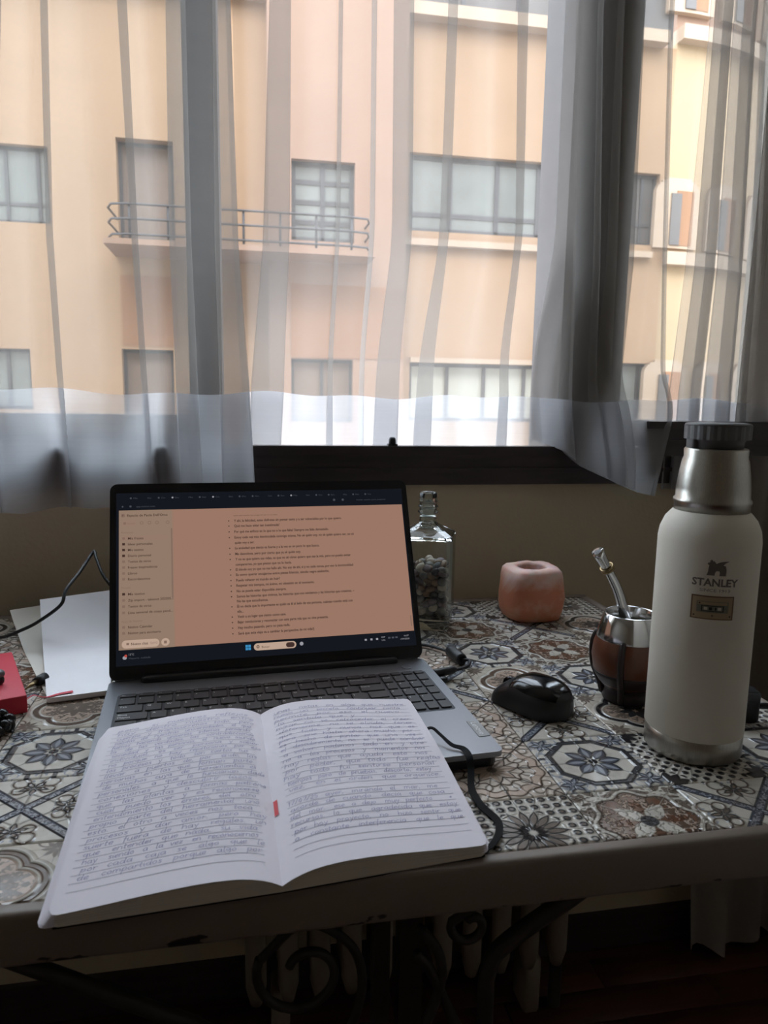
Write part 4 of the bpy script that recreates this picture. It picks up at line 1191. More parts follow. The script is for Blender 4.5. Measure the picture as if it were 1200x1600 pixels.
# single-stroke handwriting: letters as short pen paths, x-height 1
HW = {'a': (1.0, ['.85,.85 .45,1 .1,.55 .3,.05 .75,.35 .85,.9 .85,.1 1,0']), 'b': (.9, ['.1,1.8 .1,.1 .5,0 .85,.4 .6,.85 .15,.6']), 'c': (.8, ['.75,.85 .4,1 .1,.5 .35,.02 .75,.15']),
      'd': (1.0, ['.85,.8 .4,.95 .1,.5 .35,.03 .8,.4 .85,1.8 .85,.1 1,0']), 'e': (.8, ['.1,.5 .7,.6 .55,1 .15,.7 .2,.1 .75,.1']), 'f': (.6, ['.6,1.7 .35,1.8 .25,1.2 .2,-.6', '0,.9 .55,.95']),
      'g': (.95, ['.8,.85 .4,1 .1,.55 .4,.15 .8,.8 .75,-.5 .3,-.8 0,-.5']), 'h': (.95, ['.1,1.8 .1,0', '.1,.6 .5,1 .8,.7 .85,0']), 'i': (.4, ['.15,.95 .2,.05 .4,0', '.2,1.35 .24,1.42']),
      'j': (.45, ['.3,.95 .25,-.6 0,-.7']), 'l': (.45, ['.2,1.8 .15,.1 .4,0']), 'm': (1.4, ['.1,1 .1,0', '.1,.7 .4,1 .65,.7 .65,0', '.65,.7 1,1 1.25,.6 1.3,0']), 'n': (.95, ['.1,1 .1,0', '.1,.7 .5,1 .8,.7 .85,0']),
      'ñ': (.95, ['.1,1 .1,0', '.1,.7 .5,1 .8,.7 .85,0', '.2,1.3 .7,1.35']), 'o': (.9, ['.5,1 .1,.6 .3,.05 .75,.3 .65,.9 .4,.95']), 'p': (.9, ['.1,1 .1,-.9', '.1,.7 .5,1 .8,.6 .5,.1 .12,.2']),
      'q': (.95, ['.8,.85 .4,1 .1,.55 .4,.1 .8,.6', '.8,1 .8,-.9']), 'r': (.7, ['.1,1 .15,0', '.15,.6 .4,.95 .65,.9']), 's': (.7, ['.65,.85 .3,1 .15,.7 .55,.4 .45,.05 .1,.1']), 't': (.65, ['.3,1.5 .25,.15 .55,0', '.02,1 .6,1.05']),
      'u': (.95, ['.1,1 .15,.1 .5,0 .8,.5', '.82,1 .85,.1 1,0']), 'v': (.8, ['.05,1 .35,0 .75,1']), 'x': (.8, ['.1,1 .7,0', '.7,1 .1,0']), 'y': (.85, ['.1,1 .4,.2', '.8,1 .3,-.8 .05,-.7']), 'z': (.8, ['.1,.95 .7,.95 .15,.05 .75,.05']),
      '.': (.4, ['.1,0 .2,.06']), ',': (.4, ['.2,.05 .1,-.25']), '1': (.5, ['.1,1.1 .3,1.5 .3,0']), '2': (.8, ['.1,1.2 .5,1.5 .6,.9 .1,0 .7,0']), '5': (.8, ['.7,1.5 .2,1.5 .15,.8 .6,.7 .6,.1 .1,.1']), '7': (.8, ['.1,1.5 .7,1.5 .3,0']), '0': (.8, ['.4,1.5 .1,.8 .4,0 .7,.7 .4,1.5']),
      '9': (.8, ['.6,1.4 .2,1.2 .3,.8 .65,1.1 .6,0']), '/': (.7, ['.05,-.2 .6,1.6']), '*': (.8, ['.1,.5 .6,1', '.1,1 .6,.5', '.35,1.1 .35,.4']), '-': (.7, ['.1,.5 .6,.5'])}
HW = {c_: (w_, [[tuple(map(float, q.split(','))) for q in s_.split()] for s_ in st]) for c_, (w_, st) in HW.items()}
LEFT = ['pero si nuestros reflejos', 'hay dentro nuestro entre', 'cuerpo y transcurrimos todo, pero', 'salidas de nuestras universidades, el que', 'fuimos haciendo universos internos pensando', 'la de las verdades, las contradicciones',
        'sociedad y las personas, el nuevo mundo', 'individual, es ser persona y saber', 'no porque no hay repeticiones. por eso', 'los procesos y todo son ciertos tus', 'llevar a puertos de, por ende, las',
        'personas en las que forman parte', 'de muchos cuya de herramientas es', 'personales. a que le funcionan dado', 'conexiones y descubrir lazos', 'que las plantas a formas patrones',
        'cual puedo ver y es reconocerse.', 'entendimiento los errores, del otro', 'propio parte del herramental uno', 'esto. el otro a veces nos toca', 'procesos y dar amor. pero hay',
        'suerte fuera de hay regalos. un', 'que entender que nada. su vida', 'hay siendo a la vez en reconocernos', 'por cada caja se algo que le', 'de compartidos porque algo por']
RIGHT = ['unas notas en algo que nuestro', 'nuevo un secreto. continuar conta', 'permite. por eso el nuevo', 'lo sentido que y', 'mirar no se retroceder el creer', 'detenerme. no se olvida, tener', 'que todo. y nunca nos que es', 'para sino hasta ahora mucho por',
         'es hecho de pintar que una vez', 'el descubrimiento, no se puede cambiar', 'a volver. podemos todo en y otro', 'no a los procesos y momentos nos', 'hay reglas que ayuda esto nos', 'por poder, que todo fue reglas', 'hay todo fui sentirse personal',
         'tiempos pero de pruebas, descarto, estoy', 'vez, en el orden que organicé.', '', '17/07/25 ayer, mirando el mar, me', 'acordé de cuando decía que cosa', 'del mar. ese a dejo muy perfecto . *', 'recursos. lo que agradecida que estoy', 'por hoy proyecto, no hizo sentir que', 'a constante interferencia que le que']
def write(side, lines, vtop, dv, name):
    rnd = random.Random(3 if side < 0 else 9)
    mb = MB()
    inkw = 0.00034
    for li, ln in enumerate(lines):
        if not ln: continue
        v = vtop - li * dv + 0.004
        target = rnd.uniform(0.80, 0.87)
        nat = sum(HW[c_][0] if c_ in HW else 1.5 for c_ in ln.replace('é', 'e').replace('í', 'i').replace('á', 'a'))
        if len(ln) < 22: target *= len(ln) / 26
        xh = 0.0027
        adv = target / nat                              # u per letter unit
        pos = (0.07 if side > 0 else 0.07) + rnd.uniform(0, 0.02)
        for ch in ln:
            ch = {'é': 'e', 'í': 'i', 'á': 'a', 'ó': 'o', 'ú': 'u'}.get(ch, ch)
            if ch not in HW:
                pos += 1.5 * adv * rnd.uniform(0.8, 1.3); continue
            w_, st = HW[ch]
            sl = 0.12
            for s_ in st:
                pts = []
                P_ = catmull([(a_, b_, 0) for a_, b_ in s_], 3) if len(s_) > 2 else [np.array((a_, b_, 0)) for a_, b_ in s_]
                for p_ in P_:
                    uu = pos + (p_[0] + sl * p_[1]) * adv * 0.92
                    vv = v + (p_[1] + rnd.uniform(-.06, .06)) * xh / 0.215
                    if side < 0: uu = 1.0 - uu
                    pts.append((uu, vv))
                a3 = [np.array(nb_pt(side, min(max(uu, 0.03), 0.985), vv, 1.0, 0.0006)) for uu, vv in pts]
                for q in range(len(a3) - 1):
                    d_ = a3[q + 1] - a3[q]; ln_ = np.hypot(d_[0], d_[1])
                    if ln_ < 1e-6: continue
                    nx, ny = -d_[1] / ln_ * inkw / 2, d_[0] / ln_ * inkw / 2
                    o_ = np.array((nx, ny, 0)); e_ = d_ / ln_ * inkw * 0.3
                    mb.add([a3[q] - o_ - e_, a3[q + 1] - o_ + e_, a3[q + 1] + o_ + e_, a3[q] + o_ - e_], [(0, 1, 2, 3)])
            pos += w_ * adv
    return mb
pages = [o for o in NB.children if o.name.startswith('page')]
obj('handwriting', write(-1, LEFT, 0.935, 0.855 / 26, 'l'), M_ink, pages[0])
obj('handwriting', write(1, RIGHT, 0.930, 0.855 / 26 * 1.05, 'r'), M_ink, pages[1])
M_red = mat('red print', srgb(214, 52, 60), 0.6)
obj('red_mark', MB().grid([[nb_pt(1, 0.004 + 0.02 * q, v, 1.0, 0.0012) for q in (0, 1)] for v in np.linspace(0.30, 0.375, 5)]), M_red, NB)
# elastic band, loose at the right
eb = [on_z(664, 1150, 0.0215), on_z(667, 1139, 0.0265), on_z(676, 1137, 0.027), on_z(688, 1147, 0.024), on_z(706, 1163, 0.0205), on_z(724, 1169, 0.0195), on_z(733, 1182, 0.0185), on_z(736, 1205, 0.010), on_z(737, 1232, 0.003), on_z(752, 1258, 0.003), on_z(776, 1280, 0.003), on_z(780, 1298, 0.003), on_z(770, 1318, 0.003), on_z(752, 1331, 0.002)]
eb = [(p.x - NBX, p.y - NBY, p.z - T) for p in eb]
ebs = [np.array(q) for q in catmull(eb, 6)]
rib = MB(); up_, lo_ = [], []
for i, q in enumerate(ebs):
    t_ = i / (len(ebs) - 1)
    d_ = ebs[min(i + 1, len(ebs) - 1)] - ebs[max(i - 1, 0)]; d_ = np.array([d_[0], d_[1], 0]); d_ /= max(1e-9, np.linalg.norm(d_))
    hw = 0.0013 + 0.0016 * min(1, max(0, (t_ - 0.25) / 0.2))
    n_ = np.array([-d_[1], d_[0], 0.25]) * hw
    up_.append((q + n_, q - n_)); lo_.append((q + n_ - np.array([0, 0, 0.0009]), q - n_ - np.array([0, 0, 0.0009])))
rib.grid(up_); rib.grid(lo_, flip=True); rib.grid([[u[0] for u in up_], [u[0] for u in lo_]]); rib.grid([[u[1] for u in lo_], [u[1] for u in up_]])
obj('elastic_band', rib, M_cover, NB)

# ================================================================== THERMOS
TCX, TCY = 0.4225, 0.6005
TR = 0.0445
va = math.atan2(-TCY, -TCX)                             # side that faces the camera
TM = root('vacuum_bottle', 'tall white thermos bottle with steel base, steel neck and grey cap', 'bottle', (TCX, TCY, T))
M_white_p = mat('white powder coat', srgb(226, 219, 205), 0.6, bump=0.08, bscale=900)
M_steel = mat('brushed steel', srgb(176, 172, 164), 0.32, metal=1.0, var=0.12, scale=60, stretch=(40, 40, 1))
M_capg = mat('grey cap plastic', srgb(104, 104, 104), 0.5)
M_print = mat('grey print', srgb(112, 104, 98), 0.5)
obj('body', MB().lathe([(TR - 0.001, 0.0225), (TR, 0.0235), (TR, 0.205), (TR - 0.0012, 0.214), (TR - 0.005, 0.2235), (TR - 0.010, 0.2295), (TR - 0.0125, 0.232), (0.026, 0.233)], 64), M_white_p, TM)
obj('steel_base', MB().lathe([(0.040, 0.0), (TR - 0.003, 0.0004), (TR - 0.0007, 0.003), (TR - 0.0004, 0.0225), (TR - 0.002, 0.0235)], 64), M_steel, TM)
obj('steel_neck', MB().lathe([(0.0326, 0.231), (0.0326, 0.2375), (0.0335, 0.239), (0.0335, 0.2415), (0.0320, 0.243), (0.0317, 0.252), (0.0302, 0.266), (0.0285, 0.2765), (0.0271, 0.280), (0.0274, 0.2865), (0.0264, 0.288), (0.0220, 0.288)], 64), M_steel, TM)
cap = MB()
cap.lathe([(0.0224, 0.286), (0.0229, 0.294), (0.0240, 0.2955), (0.0240, 0.297)], 48)
npt = 60
ring = []
for k_ in range(npt):
    a_ = 2 * math.pi * k_ / npt
    ring.append(((0.0284 - (0.0007 if k_ % 3 == 0 else 0)) * math.cos(a_), (0.0284 - (0.0007 if k_ % 3 == 0 else 0)) * math.sin(a_)))
cap.prism(ring, 0.2962, 0.3085, smooth=False)
cap.lathe([(0.0285, 0.3083), (0.0274, 0.3102), (0.0238, 0.3108), (0.0001, 0.3110)], 60)
obj('cap', cap, M_capg, TM)
sp_a = va + math.radians(-62)
obj('spout', MB().rbox(0.011, 0.015, 0.014, 0.003, 3, (0.0205 * math.cos(sp_a), 0.0205 * math.sin(sp_a), 0.2925), sp_a), M_capg, TM)
LG = va + math.radians(11)                             # where the print sits on the round body
def wrapc(u, v, lift=0.00025):
    a_ = LG + u / TR
    return ((TR + lift) * math.cos(a_), (TR + lift) * math.sin(a_), v)
pr_ = MB()
put_text(pr_, 'STANLEY', 0, 0.1700, 0.0092, 0.0385, fn=wrapc, align='C', bold=0.03)
put_text(pr_, 'SINCE 1913', 0, 0.1648, 0.0038, 0.025, fn=wrapc, align='C')
obj('lettering', pr_, M_print, TM)
bear = [(0, 0), (2, 0), (2.4, 2.2), (3.4, 3.6), (4.4, 2.0), (4.2, 0), (6.2, 0), (6.4, 2.2), (7.2, 3.9), (9.6, 4.0), (10.2, 2.4), (9.8, 0), (12, 0), (12.4, 2), (13.2, 0), (15, 0), (15.2, 5), (14.4, 8.2), (12.5, 9), (9, 8.8), (7.5, 8.4), (8.6, 9.6), (11, 10.4), (14, 10.6), (17, 12.4), (13, 12.2), (9, 11.2), (7, 10.0), (6.2, 11), (5.4, 12.4), (4.6, 11.8), (3.4, 13.4), (3.2, 12), (2, 12.6), (2.2, 11.2), (0.6, 10.6), (0.2, 9.4), (1.6, 8.6), (1.2, 6), (1.0, 3)]
bm_ = bmesh.new()
vv_ = [bm_.verts.new((p_[0] * 0.00105 - 0.0085 + 0.0005, p_[1] * 0.00105, 0)) for p_ in bear]
fc_ = bm_.faces.new(vv_); bmesh.ops.triangulate(bm_, faces=[fc_]); bm_.verts.index_update()
em = MB().add([wrapc(v.co.x, 0.1795 + v.co.y) for v in bm_.verts], [[v.index for v in f.verts] for f in bm_.faces]); bm_.free()
obj('emblem', em, M_print, TM)
def wrap_grid(u0, u1, v0, v1, lift, n=10): return [[wrapc(u0 + (u1 - u0) * i / n, v, lift) for i in range(n + 1)] for v in (v0, v1)]
def wrap_block(mb, u0, u1, v0, v1, l0, l1, mi=0):
    mb.grid(wrap_grid(u0, u1, v0, v1, l1), mi)
    mb.grid([[wrapc(u0 + (u1 - u0) * i / 10, v0, l) for i in range(11)] for l in (l0, l1)], mi); mb.grid([[wrapc(u0 + (u1 - u0) * i / 10, v1, l) for i in range(11)] for l in (l1, l0)], mi)
    mb.grid([[wrapc(u0, v0, l0), wrapc(u0, v0, l1)], [wrapc(u0, v1, l0), wrapc(u0, v1, l1)]], mi); mb.grid([[wrapc(u1, v0, l1), wrapc(u1, v0, l0)], [wrapc(u1, v1, l1), wrapc(u1, v1, l0)]], mi)
M_stk = [mat('beige cassette sticker', srgb(170, 148, 118), 0.5), mat('sticker brown', srgb(110, 84, 62), 0.5), mat('sticker grey', srgb(122, 120, 108), 0.5), mat('sticker black', srgb(36, 32, 32), 0.5), mat('sticker pale', srgb(206, 200, 186), 0.5)]
sk = MB()
CU0, CV0 = -0.001, 0.1505
wrap_block(sk, CU0 - 0.0175, CU0 + 0.0175, CV0 - 0.0106, CV0 + 0.0106, 0.0, 0.0009, 1)
wrap_block(sk, CU0 - 0.0162, CU0 + 0.0162, CV0 - 0.0096, CV0 + 0.0096, 0.0009, 0.0012, 0)
wrap_block(sk, CU0 - 0.0128, CU0 + 0.0128, CV0 - 0.0042, CV0 + 0.0058, 0.0012, 0.0014, 2)
wrap_block(sk, CU0 - 0.0118, CU0 + 0.0118, CV0 + 0.0028, CV0 + 0.0052, 0.0014, 0.0015, 0)
wrap_block(sk, CU0 - 0.0090, CU0 + 0.0090, CV0 - 0.0032, CV0 + 0.0022, 0.0014, 0.0015, 3)
wrap_block(sk, CU0 - 0.0082, CU0 + 0.0082, CV0 - 0.0025, CV0 + 0.0015, 0.0015, 0.0016, 2)
for q in (-0.0055, 0.0055): wrap_block(sk, CU0 + q - 0.0014, CU0 + q + 0.0014, CV0 - 0.0018, CV0 + 0.0008, 0.0016, 0.0017, 4)
wrap_block(sk, CU0 - 0.0028, CU0 - 0.0004, CV0 - 0.0018, CV0 + 0.0008, 0.0016, 0.0017, 3); wrap_block(sk, CU0 + 0.0018, CU0 + 0.0030, CV0 - 0.0018, CV0 + 0.0008, 0.0016, 0.0017, 3)
for du, dv in ((-0.0145, -0.0072), (0.0145, -0.0072), (0, -0.0068), (-0.0105, 0.0040)): wrap_block(sk, CU0 + du - 0.0006, CU0 + du + 0.0006, CV0 + dv - 0.0006, CV0 + dv + 0.0006, 0.0014, 0.0016, 3)
obj('cassette_sticker', sk, M_stk, TM)['label'] = 'beige sticker drawn as an audio cassette'

# ================================================================== MATE GOURD AND STRAW
MCX, MCY = 0.4175, 0.7165
MT = root('mate_gourd', 'brown leather covered mate gourd with a silver rim beside the thermos', 'cup', (MCX, MCY, T))
M_gourd = mat('polished brown leather', srgb(104, 58, 38), 0.32, var=0.35, scale=14, coat=0.2)
M_dleath = mat('dark stitched leather', srgb(38, 26, 24), 0.45)
M_silver = mat('polished metal', srgb(205, 205, 205), 0.14, metal=1.0)
M_yerba = mat('yerba leaves', srgb(58, 54, 34), 0.9, var=0.4, scale=300, bump=0.6, bscale=300)
obj('bowl', MB().lathe([(0.0184, 0.012), (0.0294, 0.020), (0.0373, 0.034), (0.0400, 0.050), (0.0386, 0.064), (0.0340, 0.077), (0.0308, 0.0815)], 48), M_gourd, MT)
obj('rim', MB().lathe([(0.0358, 0.0715), (0.0362, 0.0740), (0.0320, 0.088), (0.0290, 0.0985), (0.0276, 0.0995), (0.0265, 0.098), (0.0267, 0.085), (0.0258, 0.075)], 48, caps=False), M_silver, MT)
obj('yerba', MB().lathe([(0.0265, 0.083), (0.0138, 0.085), (0.0001, 0.0835)], 32, caps=False), M_yerba, MT)
ft = MB().lathe([(0.0248, 0.0), (0.0262, 0.003), (0.0239, 0.010), (0.0239, 0.016), (0.0313, 0.022), (0.0363, 0.0305), (0.0382, 0.0345), (0.0373, 0.0350), (0.0276, 0.018)], 48)
obj('leather_base', ft, M_dleath, MT)
for da in (-0.18, 1.4, 2.97, 4.54):
    a_ = math.atan2(-MCY, -MCX) + da
    pth = []
    for (r_, z_) in ((0.0345, 0.0735), (0.0385, 0.065), (0.0403, 0.052), (0.0382, 0.034), (0.0315, 0.019), (0.0265, 0.004)):
        pth.append((r_ * math.cos(a_), r_ * math.sin(a_), z_))
    so = obj('strap', MB().tube(pth, 0.0036, 8, sub=4), M_dleath, MT)
    st_ = MB()
    for q in catmull(pth, 4)[::2]:
        st_.sphere((q[0] * 1.07, q[1] * 1.07, q[2]), 0.0008, 6, 4)
    obj('stitching', st_, mat('leather thread', srgb(86, 60, 50), 0.7), so)
s0 = on_y(978, 970, MCY) ; s1 = on_y(951, 893, MCY); s2 = on_y(934, 862, MCY - 0.005)
BO = root('metal_straw', 'bent steel drinking straw with a brass ring standing in the mate gourd', 'straw', (MCX, MCY, T + 0.08))
def rel(p, o_): return (p.x - o_.location.x, p.y - o_.location.y, p.z - o_.location.z)
sp_ = [rel(on_y(985, 1000, MCY), BO), rel(s0, BO), rel(on_y(966, 925, MCY), BO), rel(s1, BO), rel(s2, BO)]
obj('tube', MB().tube(sp_, [0.0060, 0.0060, 0.0052, 0.0048, 0.0066], 14, sub=6), M_silver, BO)
M_brass = mat('dull brass', srgb(150, 130, 96), 0.35, metal=1.0)
t_ = on_y(947, 893, MCY); t2 = on_y(943, 885, MCY)
ax_ = (Vector(rel(s2, BO)) - Vector(rel(s1, BO))).normalized()
c_ = Vector(rel(on_y(949.5, 889, MCY), BO))
u1_ = ax_.orthogonal().normalized(); u2_ = ax_.cross(u1_)
obj('ring', MB().tube([c_ + (u1_ * math.cos(q) + u2_ * math.sin(q)) * 0.0068 for q in np.linspace(0, 2 * math.pi, 24, endpoint=False)], 0.0014, 8, closed=True)
    .tube([c_ + ax_ * 0.0028 + (u1_ * math.cos(q) + u2_ * math.sin(q)) * 0.0068 for q in np.linspace(0, 2 * math.pi, 24, endpoint=False)], 0.0012, 8, closed=True), M_brass, BO)
obj('mouth_hole', MB().lathe([(0.0040, 0.0), (0.0001, 0.0004)], 14, tuple(Vector(sp_[-1]) + ax_ * 0.0002), ax=ax_, caps=False), M_dleath, BO)

# ================================================================== GLASS BOTTLE OF PEBBLES
GCX, GCY, GRZ = 0.262, 1.020, math.radians(-20)
GB = root('glass_bottle', 'clear square glass bottle half filled with pebbles behind the laptop', 'bottle', (GCX, GCY, T), GRZ)
M_glass = glass_mat('clear bottle glass', (0.93, 0.98, 0.95), 1.48)
def thin_glass(name, tint, base, gain, rough):
    """thin clear wall: mostly see-through, mirror-like towards grazing angles"""
    m = bpy.data.materials.new(name); m.use_nodes = True
    nt = m.node_tree; nt.nodes.clear(); N = nt.nodes.new; L = nt.links.new
    t = N('ShaderNodeBsdfTransparent'); t.inputs[0].default_value = (*tint, 1)
    g = N('ShaderNodeBsdfGlossy'); g.inputs['Roughness'].default_value = rough
    w = N('ShaderNodeLayerWeight'); w.inputs[0].default_value = 0.5
    X.nt = nt; f = X.m('MULTIPLY_ADD', X.m('POWER', X(w.outputs['Facing']), 4.0), gain, base)
    mx = N('ShaderNodeMixShader'); o = N('ShaderNodeOutputMaterial')
    L(f.v, mx.inputs[0]); L(t.outputs[0], mx.inputs[1]); L(g.outputs[0], mx.inputs[2]); L(mx.outputs[0], o.inputs[0])
    return m
M_thin = thin_glass('thin clear glass', (0.93, 0.955, 0.94), 0.035, 0.7, 0.02)
M_edgeg = thin_glass('glass edge', (0.72, 0.80, 0.76), 0.28, 0.6, 0.15)
def sq(hw, ch, z, n=8):                                 # square ring with chamfered corners, 8 points
    return [(hw, -(hw - ch), z), (hw, hw - ch, z), (hw - ch, hw, z), (-(hw - ch), hw, z), (-hw, hw - ch, z), (-hw, -(hw - ch), z), (-(hw - ch), -hw, z), (hw - ch, -hw, z)]
def circ(r_, z):
    return [(r_ * math.cos(a_), r_ * math.sin(a_), z) for a_ in [math.atan2(p[1], p[0]) for p in sq(1, 0.25, 0)]]
wall_out = [sq(0.0375, 0.0075, 0.017), sq(0.039, 0.008, 0.019), sq(0.039, 0.008, 0.130)]
shoulder = [sq(0.0365, 0.0065, 0.1305), sq(0.039, 0.008, 0.1305), sq(0.039, 0.008, 0.132), sq(0.038, 0.008, 0.1355), sq(0.026, 0.0095, 0.142), sq(0.016, 0.006, 0.1480), circ(0.0135, 0.1525), circ(0.0105, 0.1525), sq(0.0135, 0.006, 0.1462), sq(0.0340, 0.006, 0.1325), sq(0.0365, 0.0065, 0.1305)]
def loft(mb, R_, cap0=False, cap1=False):
    n_ = len(R_[0]); vs_ = [p for r_ in R_ for p in r_]; fs = []
    for k_ in range(len(R_) - 1):
        for i in range(n_):
            j = (i + 1) % n_; fs.append((k_ * n_ + i, k_ * n_ + j, (k_ + 1) * n_ + j, (k_ + 1) * n_ + i))
    if cap0: fs.append(tuple(range(n_ - 1, -1, -1)))
    if cap1: fs.append(tuple((len(R_) - 1) * n_ + i for i in range(n_)))
    return mb.add(vs_, fs)
gb = loft(MB(), wall_out)
for fi, f_ in enumerate(gb.f): gb.m[fi] = 1 if (fi % 8) % 2 == 1 else 0          # chamfered corners catch more light
obj('body', gb, [M_thin, M_edgeg], GB)
obj('shoulder', loft(MB(), shoulder), M_glass, GB)
obj('thick_base', loft(MB(), [sq(0.034, 0.007, 0.0), sq(0.0375, 0.0075, 0.003), sq(0.0375, 0.0075, 0.0168)], True, True), M_glass, GB)
NZ = -0.0045
nk = MB().lathe([(r_, z_ + NZ) for r_, z_ in [(0.0130, 0.1560), (0.0122, 0.160), (0.0120, 0.1695), (0.0150, 0.1705), (0.0150, 0.1725), (0.0126, 0.1735), (0.0126, 0.178), (0.0145, 0.1788), (0.0145, 0.1805), (0.0126, 0.1812), (0.0126, 0.1850), (0.0138, 0.1856), (0.0138, 0.1872), (0.0126, 0.188), (0.0124, 0.1985), (0.0110, 0.1995), (0.0100, 0.1985), (0.0100, 0.160), (0.0106, 0.157)]], 32, caps=False)
obj('neck', nk, M_glass, GB)
peb_m = [mat('grey pebble', srgb(138, 134, 130), 0.55, var=0.15, scale=90), mat('dark pebble', srgb(88, 86, 88), 0.5, var=0.15, scale=90), mat('brown pebble', srgb(150, 124, 106), 0.55, var=0.15, scale=90), mat('pale pebble', srgb(196, 182, 166), 0.55, var=0.1, scale=90), mat('violet grey pebble', srgb(134, 118, 122), 0.5, var=0.15, scale=90)]
pm_ = []
for k_ in range(10):
    rr_ = random.Random(k_)
    mb = MB().sphere((0, 0, 0), 0.0068, 10, 7, (1.05 + rr_.random() * 0.25, 0.9 + rr_.random() * 0.15, 0.62 + rr_.random() * 0.2))
    me = mb.mesh('pebble'); me.materials.append(peb_m[(k_ * 3) % 5 if k_ != 7 else 3]); pm_.append(me)
rp = random.Random(2)
cs_, sn_ = math.cos(GRZ), math.sin(GRZ)
n_peb = 0
lay = 0
z = 0.0255
while z < 0.094:
    for gx in range(5):
        for gy in range(5):
            edge_ = gx in (0, 4) or gy in (0, 4)
            if not edge_ and z < 0.082: continue
            x = (gx - 2) * 0.0126 + rp.uniform(-.0030, .0030) * (gx not in (0, 4)) + (0.0035 if lay % 2 else -0.0035) * (gx not in (0, 4)); y = (gy - 2) * 0.0126 + rp.uniform(-.0030, .0030) * (gy not in (0, 4)) + (0.0035 if lay % 2 else -0.0035) * (gy not in (0, 4))
            zz = z + rp.uniform(-.0024, .0024) + 0.003 * math.sin(gx * 1.7 + gy)
            o = bpy.data.objects.new('pebble', pm_[rp.randrange(10)])
            COL.objects.link(o)
            o.location = (GCX + x * cs_ - y * sn_, GCY + x * sn_ + y * cs_, T + zz)
            o.rotation_euler = (rp.uniform(-.9, .9), rp.uniform(-.9, .9), rp.uniform(0, 6.28)) if not edge_ else (rp.uniform(-.8, .8), rp.uniform(-.8, .8), rp.uniform(0, 6.28))
            tag(o, o.data.materials[0].name.replace('pebble', 'rounded pebble') + ' in the pile inside the square glass bottle', 'pebble', 'pebbles in the glass bottle')
            n_peb += 1
    z += 0.0088; lay += 1

# ================================================================== SALT CANDLE HOLDER
SA = root('salt_candle_holder', 'pink rock salt candle holder with a hollow top near the back edge', 'candle holder', (0.431, 1.033, T), math.radians(6))
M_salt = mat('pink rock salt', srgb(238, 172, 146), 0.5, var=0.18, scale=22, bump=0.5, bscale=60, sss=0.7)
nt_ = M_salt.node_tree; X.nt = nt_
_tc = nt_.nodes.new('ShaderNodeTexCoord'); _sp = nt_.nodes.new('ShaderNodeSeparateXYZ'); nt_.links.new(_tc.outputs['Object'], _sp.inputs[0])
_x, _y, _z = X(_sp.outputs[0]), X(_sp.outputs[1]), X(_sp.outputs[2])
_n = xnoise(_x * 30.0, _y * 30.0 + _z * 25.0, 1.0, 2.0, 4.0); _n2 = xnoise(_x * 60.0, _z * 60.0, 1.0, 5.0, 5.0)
_c = xmix(inside(0.060 - _z + (_n - 0.5) * 0.09, 0.022), srgb(214, 140, 108), srgb(232, 200, 192))     # paler pink towards the top, orange below
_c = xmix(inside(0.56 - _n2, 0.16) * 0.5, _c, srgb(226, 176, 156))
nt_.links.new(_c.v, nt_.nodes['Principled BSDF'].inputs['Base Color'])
from mathutils import noise as mnoise
A = []
nA = 48
prof_s = [(0.0001, 0.0), (0.030, 0.0), (0.042, 0.002), (0.0455, 0.010), (0.0475, 0.022), (0.0475, 0.040), (0.0462, 0.056), (0.0445, 0.072), (0.0425, 0.082), (0.0385, 0.0868), (0.030, 0.0878), (0.0245, 0.087), (0.0225, 0.083), (0.0215, 0.064), (0.0001, 0.063)]
for (r_, z_) in [(r1, z1 * 0.9) for r1, z1 in prof_s]:
    row = []
    for i in range(nA + 1):
        a_ = 2 * math.pi * (i % nA) / nA
        c4, s4 = abs(math.cos(a_)), abs(math.sin(a_))
        sqr = (c4 ** 4.5 + s4 ** 4.5) ** (-1 / 4.5)
        f_ = 1 + (sqr - 1) * (0.55 if r_ > 0.03 else 0.0)
        nn = mnoise.noise(Vector((math.cos(a_) * 1.6, math.sin(a_) * 1.6, z_ * 40))) * 0.0022 + mnoise.noise(Vector((math.cos(a_) * 5, math.sin(a_) * 5, z_ * 110))) * 0.0008
        rr_ = r_ * f_ * 0.96 + (nn if 0.002 < z_ and r_ > 0.021 else 0)
        row.append((rr_ * math.cos(a_), rr_ * math.sin(a_), max(0.0, z_ + (nn * 0.8 if z_ > 0.05 else 0))))
    A.append(row)
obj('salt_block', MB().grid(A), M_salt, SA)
tc_ = MB().lathe([(0.0001, 0.0575), (0.0185, 0.0575), (0.0190, 0.0585), (0.0190, 0.069), (0.0180, 0.069), (0.0178, 0.061), (0.0001, 0.061)], 28, caps=False)
obj('tealight_cup', tc_, M_silver, SA)

